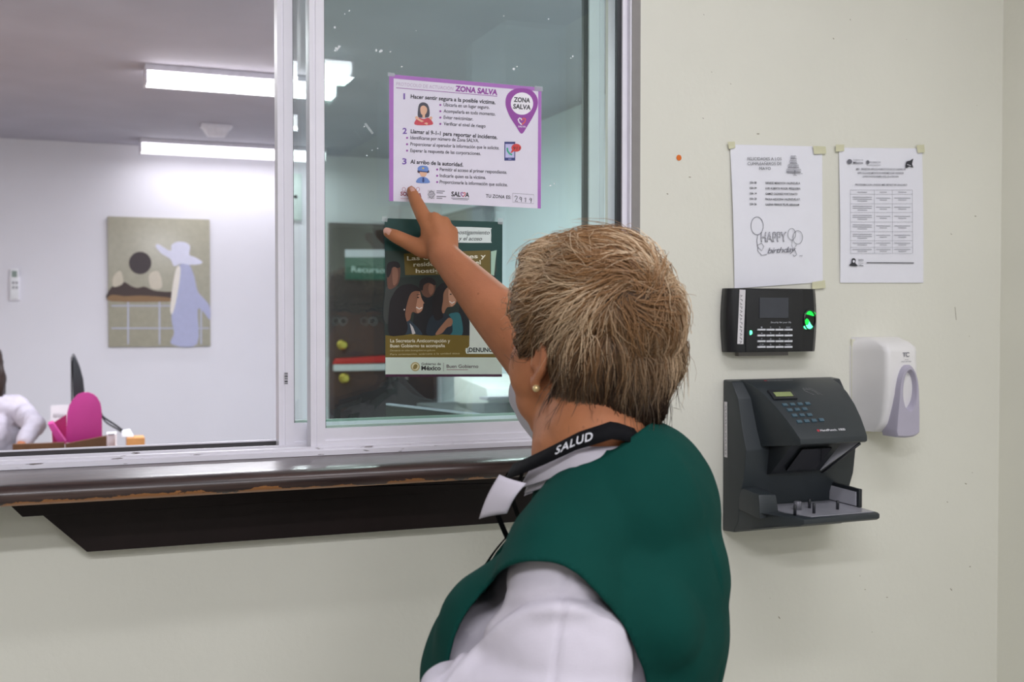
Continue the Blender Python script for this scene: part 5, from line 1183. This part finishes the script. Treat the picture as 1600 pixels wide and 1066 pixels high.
# strands
NS, SEG = 24000, 12
hv = cos(shell_me).copy(); ho = hl_.location+woman.location; tri = [tuple(p.vertices) for p in shell_me.polygons]
cen = [Vector([float(sum(hv[i][k] for i in t)/len(t)) for k in range(3)])+ho for t in tri]
random.shuffle(cen)
allv = np.zeros((NS, SEG, 3, 3), np.float32); tone = np.zeros((NS, SEG, 3, 4), np.float32)
def hcoord(p): q = p-HC; return q.dot(HFt), q.dot(HL), q.dot(HU)
light_, mid_, dark_ = np.array(lin('f4d8b4')), np.array(lin('a0774f')), np.array(lin('3a2a20'))
cnt = 0; ci = 0
while cnt < NS:
    p = cen[ci % len(cen)]+Vector((random.gauss(0, .002), random.gauss(0, .002), random.gauss(0, .002))); ci += 1
    f, l, u = hcoord(p)
    lock = noise.noise(p*28); swirl = noise.noise_vector(p*10)*1.8+noise.noise_vector(p*30)*.8
    up_ = max(0, min(1, (u+.03)/.12))
    st = (.0062 if u > 0 else .0045)*(1+.6*random.random())*(1 if u > -.05 else .6)
    lift0 = random.random()**2*.013*(.3+up_)*(1+1.5*max(0, noise.noise(p*15))); pts = []; q = p
    fly = random.random() < .02
    d_prev = None; jit = Vector((random.gauss(0,.22), random.gauss(0,.22), random.gauss(0,.22)))
    for k in range(SEG):
        l_, n_, i_, dd = HBV2.find_nearest(q)
        rad = (l_-CR); rl = rad.length; rad = rad-n_*rad.dot(n_); rad = rad.normalized() if rad.length > 1e-5 else Vector((0, 0, -1))
        tw = n_.cross(rad)
        hf_, hl2, hu = hcoord(l_)
        dn = -UZ-n_*(-UZ).dot(n_)
        fwd = HFt-n_*HFt.dot(n_)
        d = rad*(rl/(rl+.03))+tw*(1.1*math.exp(-rl*22))+jit+dn*(.35+.9*max(0, min(1, -(hu-.02)/.08)))+fwd*(.35*up_)+swirl*.55
        d = (d-n_*d.dot(n_)).normalized()
        if d_prev is not None: d = (d*.5+d_prev*.5).normalized()
        d_prev = d
        t = k/(SEG-1); lift = lift0*math.sin(math.pi*min(1, .15+t*.8))+(.0005)+ (.004*t*t if not fly else .026*t*t)+.0035*lock*math.sin(t*3)
        pts.append((l_+n_*lift, n_, d)); q = l_+d*st
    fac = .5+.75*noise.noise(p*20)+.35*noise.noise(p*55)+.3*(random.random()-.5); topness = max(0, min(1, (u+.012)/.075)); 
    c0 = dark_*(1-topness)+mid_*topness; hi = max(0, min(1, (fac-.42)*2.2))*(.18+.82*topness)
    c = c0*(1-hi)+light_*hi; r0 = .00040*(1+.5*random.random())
    for k, (x, n_, d) in enumerate(pts):
        sd = n_.cross(d); r = r0*(1-.75*(k/(SEG-1))**2)
        for j in range(3):
            a = 2*math.pi*j/3; v_ = x+sd*(r*math.cos(a))+n_*(r*math.sin(a)); allv[cnt, k, j] = (v_.x, v_.y, v_.z)
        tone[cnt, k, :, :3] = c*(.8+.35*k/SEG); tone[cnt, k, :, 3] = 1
    cnt += 1
base = (np.arange(NS)*SEG*3)[:, None, None]; kk = (np.arange(SEG-1)*3)[None, :, None]; jj = np.arange(3)[None, None, :]; j2 = (jj+1) % 3
fa = np.stack([base+kk+jj, base+kk+j2, base+kk+3+j2, base+kk+3+jj], -1).reshape(-1, 4)
me = bpy.data.meshes.new('hair_strands'); V_ = allv.reshape(-1, 3)
me.vertices.add(len(V_)); me.vertices.foreach_set('co', V_.ravel()); me.loops.add(fa.size); me.loops.foreach_set('vertex_index', fa.ravel().astype(np.int32))
me.polygons.add(len(fa)); me.polygons.foreach_set('loop_start', np.arange(len(fa), dtype=np.int32)*4); me.update(calc_edges=True)
at = me.color_attributes.new('tone', 'FLOAT_COLOR', 'POINT'); at.data.foreach_set('color', tone.reshape(-1))
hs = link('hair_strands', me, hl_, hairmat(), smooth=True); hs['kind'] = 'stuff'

# ---------------------------------------------------------------- seated woman at the far desk
sp = C(-26, 640, 5.6); O2 = Vector((sp.x, sp.y, 0)); F2 = (-FZ*.92+FX*.38).normalized(); L2 = Vector((-F2.y, F2.x, 0))
def Q(f, l, u): return O2+F2*f+L2*l+UZ*u
zs = C(18, 642, 5.6).z
pn2 = empty('person', Q(0, 0, 0), 'seated person in a white blouse with dark hair, cut off by the left frame edge', 'person')
u0 = zs+.05
sh_ = [E(Q(0,0,u0-.20),(.11,.16,.20),F2,L2), K(Q(0,-.15,u0-.04),Q(0,.15,u0-.04),.055), E(Q(-.02,0,u0-.42),(.14,.17,.14),F2,L2), K(Q(0,0,u0-.03),Q(.01,0,u0+.06),.05)]
hd2 = [E(Q(.02,0,u0+.16),(.095,.075,.115),F2,L2), E(Q(.05,0,u0+.11),(.055,.05,.06),F2,L2), K(Q(.11,0,u0+.15),Q(.125,0,u0+.125),.009,.012)]
a1 = [Q(.0,.165,u0-.06), C(54, 664, 5.42), C(30, 687, 5.25)]; a1[2].z = ZD+.045; a1[1].z = max(a1[1].z, ZD+.06)
a3 = [Q(0,-.165,u0-.06), Q(.14,-.24,u0-.28), Q(.36,-.08,ZD+.05)]
skm = blobmesh(sh_[3:]+hd2+shrink(sh_[:3], .03)+[K(a1[0],a1[1],.04,.035),K(a1[1],a1[2],.034,.024),K(a3[0],a3[1],.04,.035),K(a3[1],a3[2],.034,.024)]+
   [x for a in (a1, a3) for i in range(4) for x in (K(a[2], a[2]+(a[2]-a[1]).normalized()*.06+L2*(.012*(i-1.5)), .02, .011), K(a[2]+(a[2]-a[1]).normalized()*.06+L2*(.014*(i-1.5)), a[2]+(a[2]-a[1]).normalized()*.105+L2*(.016*(i-1.5))-UZ*.015, .010, .008))]+
   [K(Q(0,sg*.09,.5),Q(.38,sg*.1,.5),.07,.055) for sg in (1,-1)]+[K(Q(.38,sg*.1,.5),Q(.36,sg*.1,.08),.05,.035) for sg in (1,-1)]+[K(Q(.36,sg*.1,.05),Q(.5,sg*.1,.035),.035,.03) for sg in (1,-1)]+[E(Q(0,0,.56),(.15,.18,.12),F2,L2)], voxel=.007, smooth=3)
link('body', skm, pn2, M_skin, smooth=True)
bl2 = blobmesh([('E', s[1], tuple(r+.01 for r in s[2]), *s[3:]) if s[0] == 'E' else ('K', s[1], s[2], s[3]+.012, s[4]+.012) for s in sh_[:3]]+[K(a1[0],a1[1],.058,.052),K(a1[1],a1[1]+(a1[2]-a1[1])*.7,.052,.04),K(a3[0],a3[1],.058,.052),K(a3[1],a3[1]+(a3[2]-a3[1])*.7,.052,.04)], voxel=.009, smooth=2)
fold(bl2, lambda p, n: .01*noise.noise(p*14)+.004*noise.noise(p*40)); link('blouse', bl2, pn2, mat('white_blouse', 'bdb8c6', rough=.8), smooth=True)
tr2 = blobmesh([E(Q(0,0,.55),(.165,.195,.13),F2,L2)]+[K(Q(0,sg*.09,.5),Q(.38,sg*.1,.5),.085,.07) for sg in (1,-1)]+[K(Q(.38,sg*.1,.5),Q(.36,sg*.1,.1),.068,.055) for sg in (1,-1)], voxel=.012, smooth=2)
link('trousers', tr2, pn2, mat('dark_trousers', '26262e', rough=.8), smooth=True)
hr2 = blobmesh([E(Q(-.02,0,u0+.19),(.115,.095,.11),F2,L2), E(Q(-.06,0,u0+.06),(.06,.10,.14),F2,L2), E(Q(.0,-.075,u0+.10),(.055,.03,.11),F2,L2), E(Q(.0,.075,u0+.10),(.055,.03,.11),F2,L2)], voxel=.008, smooth=3)
fold(hr2, lambda p, n: .004*math.sin(p.x*160+noise.noise(p*9)*8)); link('hair', hr2, pn2, mat('dark_brown_hair', '2a1c18', rough=.5, var=.3), smooth=True)
ch_ = empty('office_chair', Q(-.05, 0, 0), 'black office chair carrying the seated person in white', 'chair')
M_ch = mat('black_fabric', '1d1d22', rough=.85)
c0 = Q(.08, 0, .40); obox('seat', c0, F2*.24, L2*.24, UZ*.03, M_ch, ch_, bevel=.02); c1 = Q(-.21, 0, .72); obox('backrest', c1, F2*.025, L2*.22, UZ*.22, M_ch, ch_, bevel=.02)
tube('column', [Q(.05,0,.08), Q(.05,0,.37)], .025, M_gask, ch_); tube('back_support', [Q(-.14,0,.38), Q(-.24,0,.42), Q(-.24,0,.6)], .015, M_gask, ch_)
for k in range(5):
    a = 2*math.pi*k/5; e_ = Q(.05+.27*math.cos(a), .27*math.sin(a), .06); tube('base_arm', [Q(.05,0,.09), e_], [.022,.014], M_gask, ch_, seg=6)
    tube('caster', [e_+Vector((-.015, 0, -.032)), e_+Vector((.015, 0, -.032))], .0275, M_gask, ch_, seg=10)
print('DONE', time.time()-T0 if 'T0' in globals() else '')
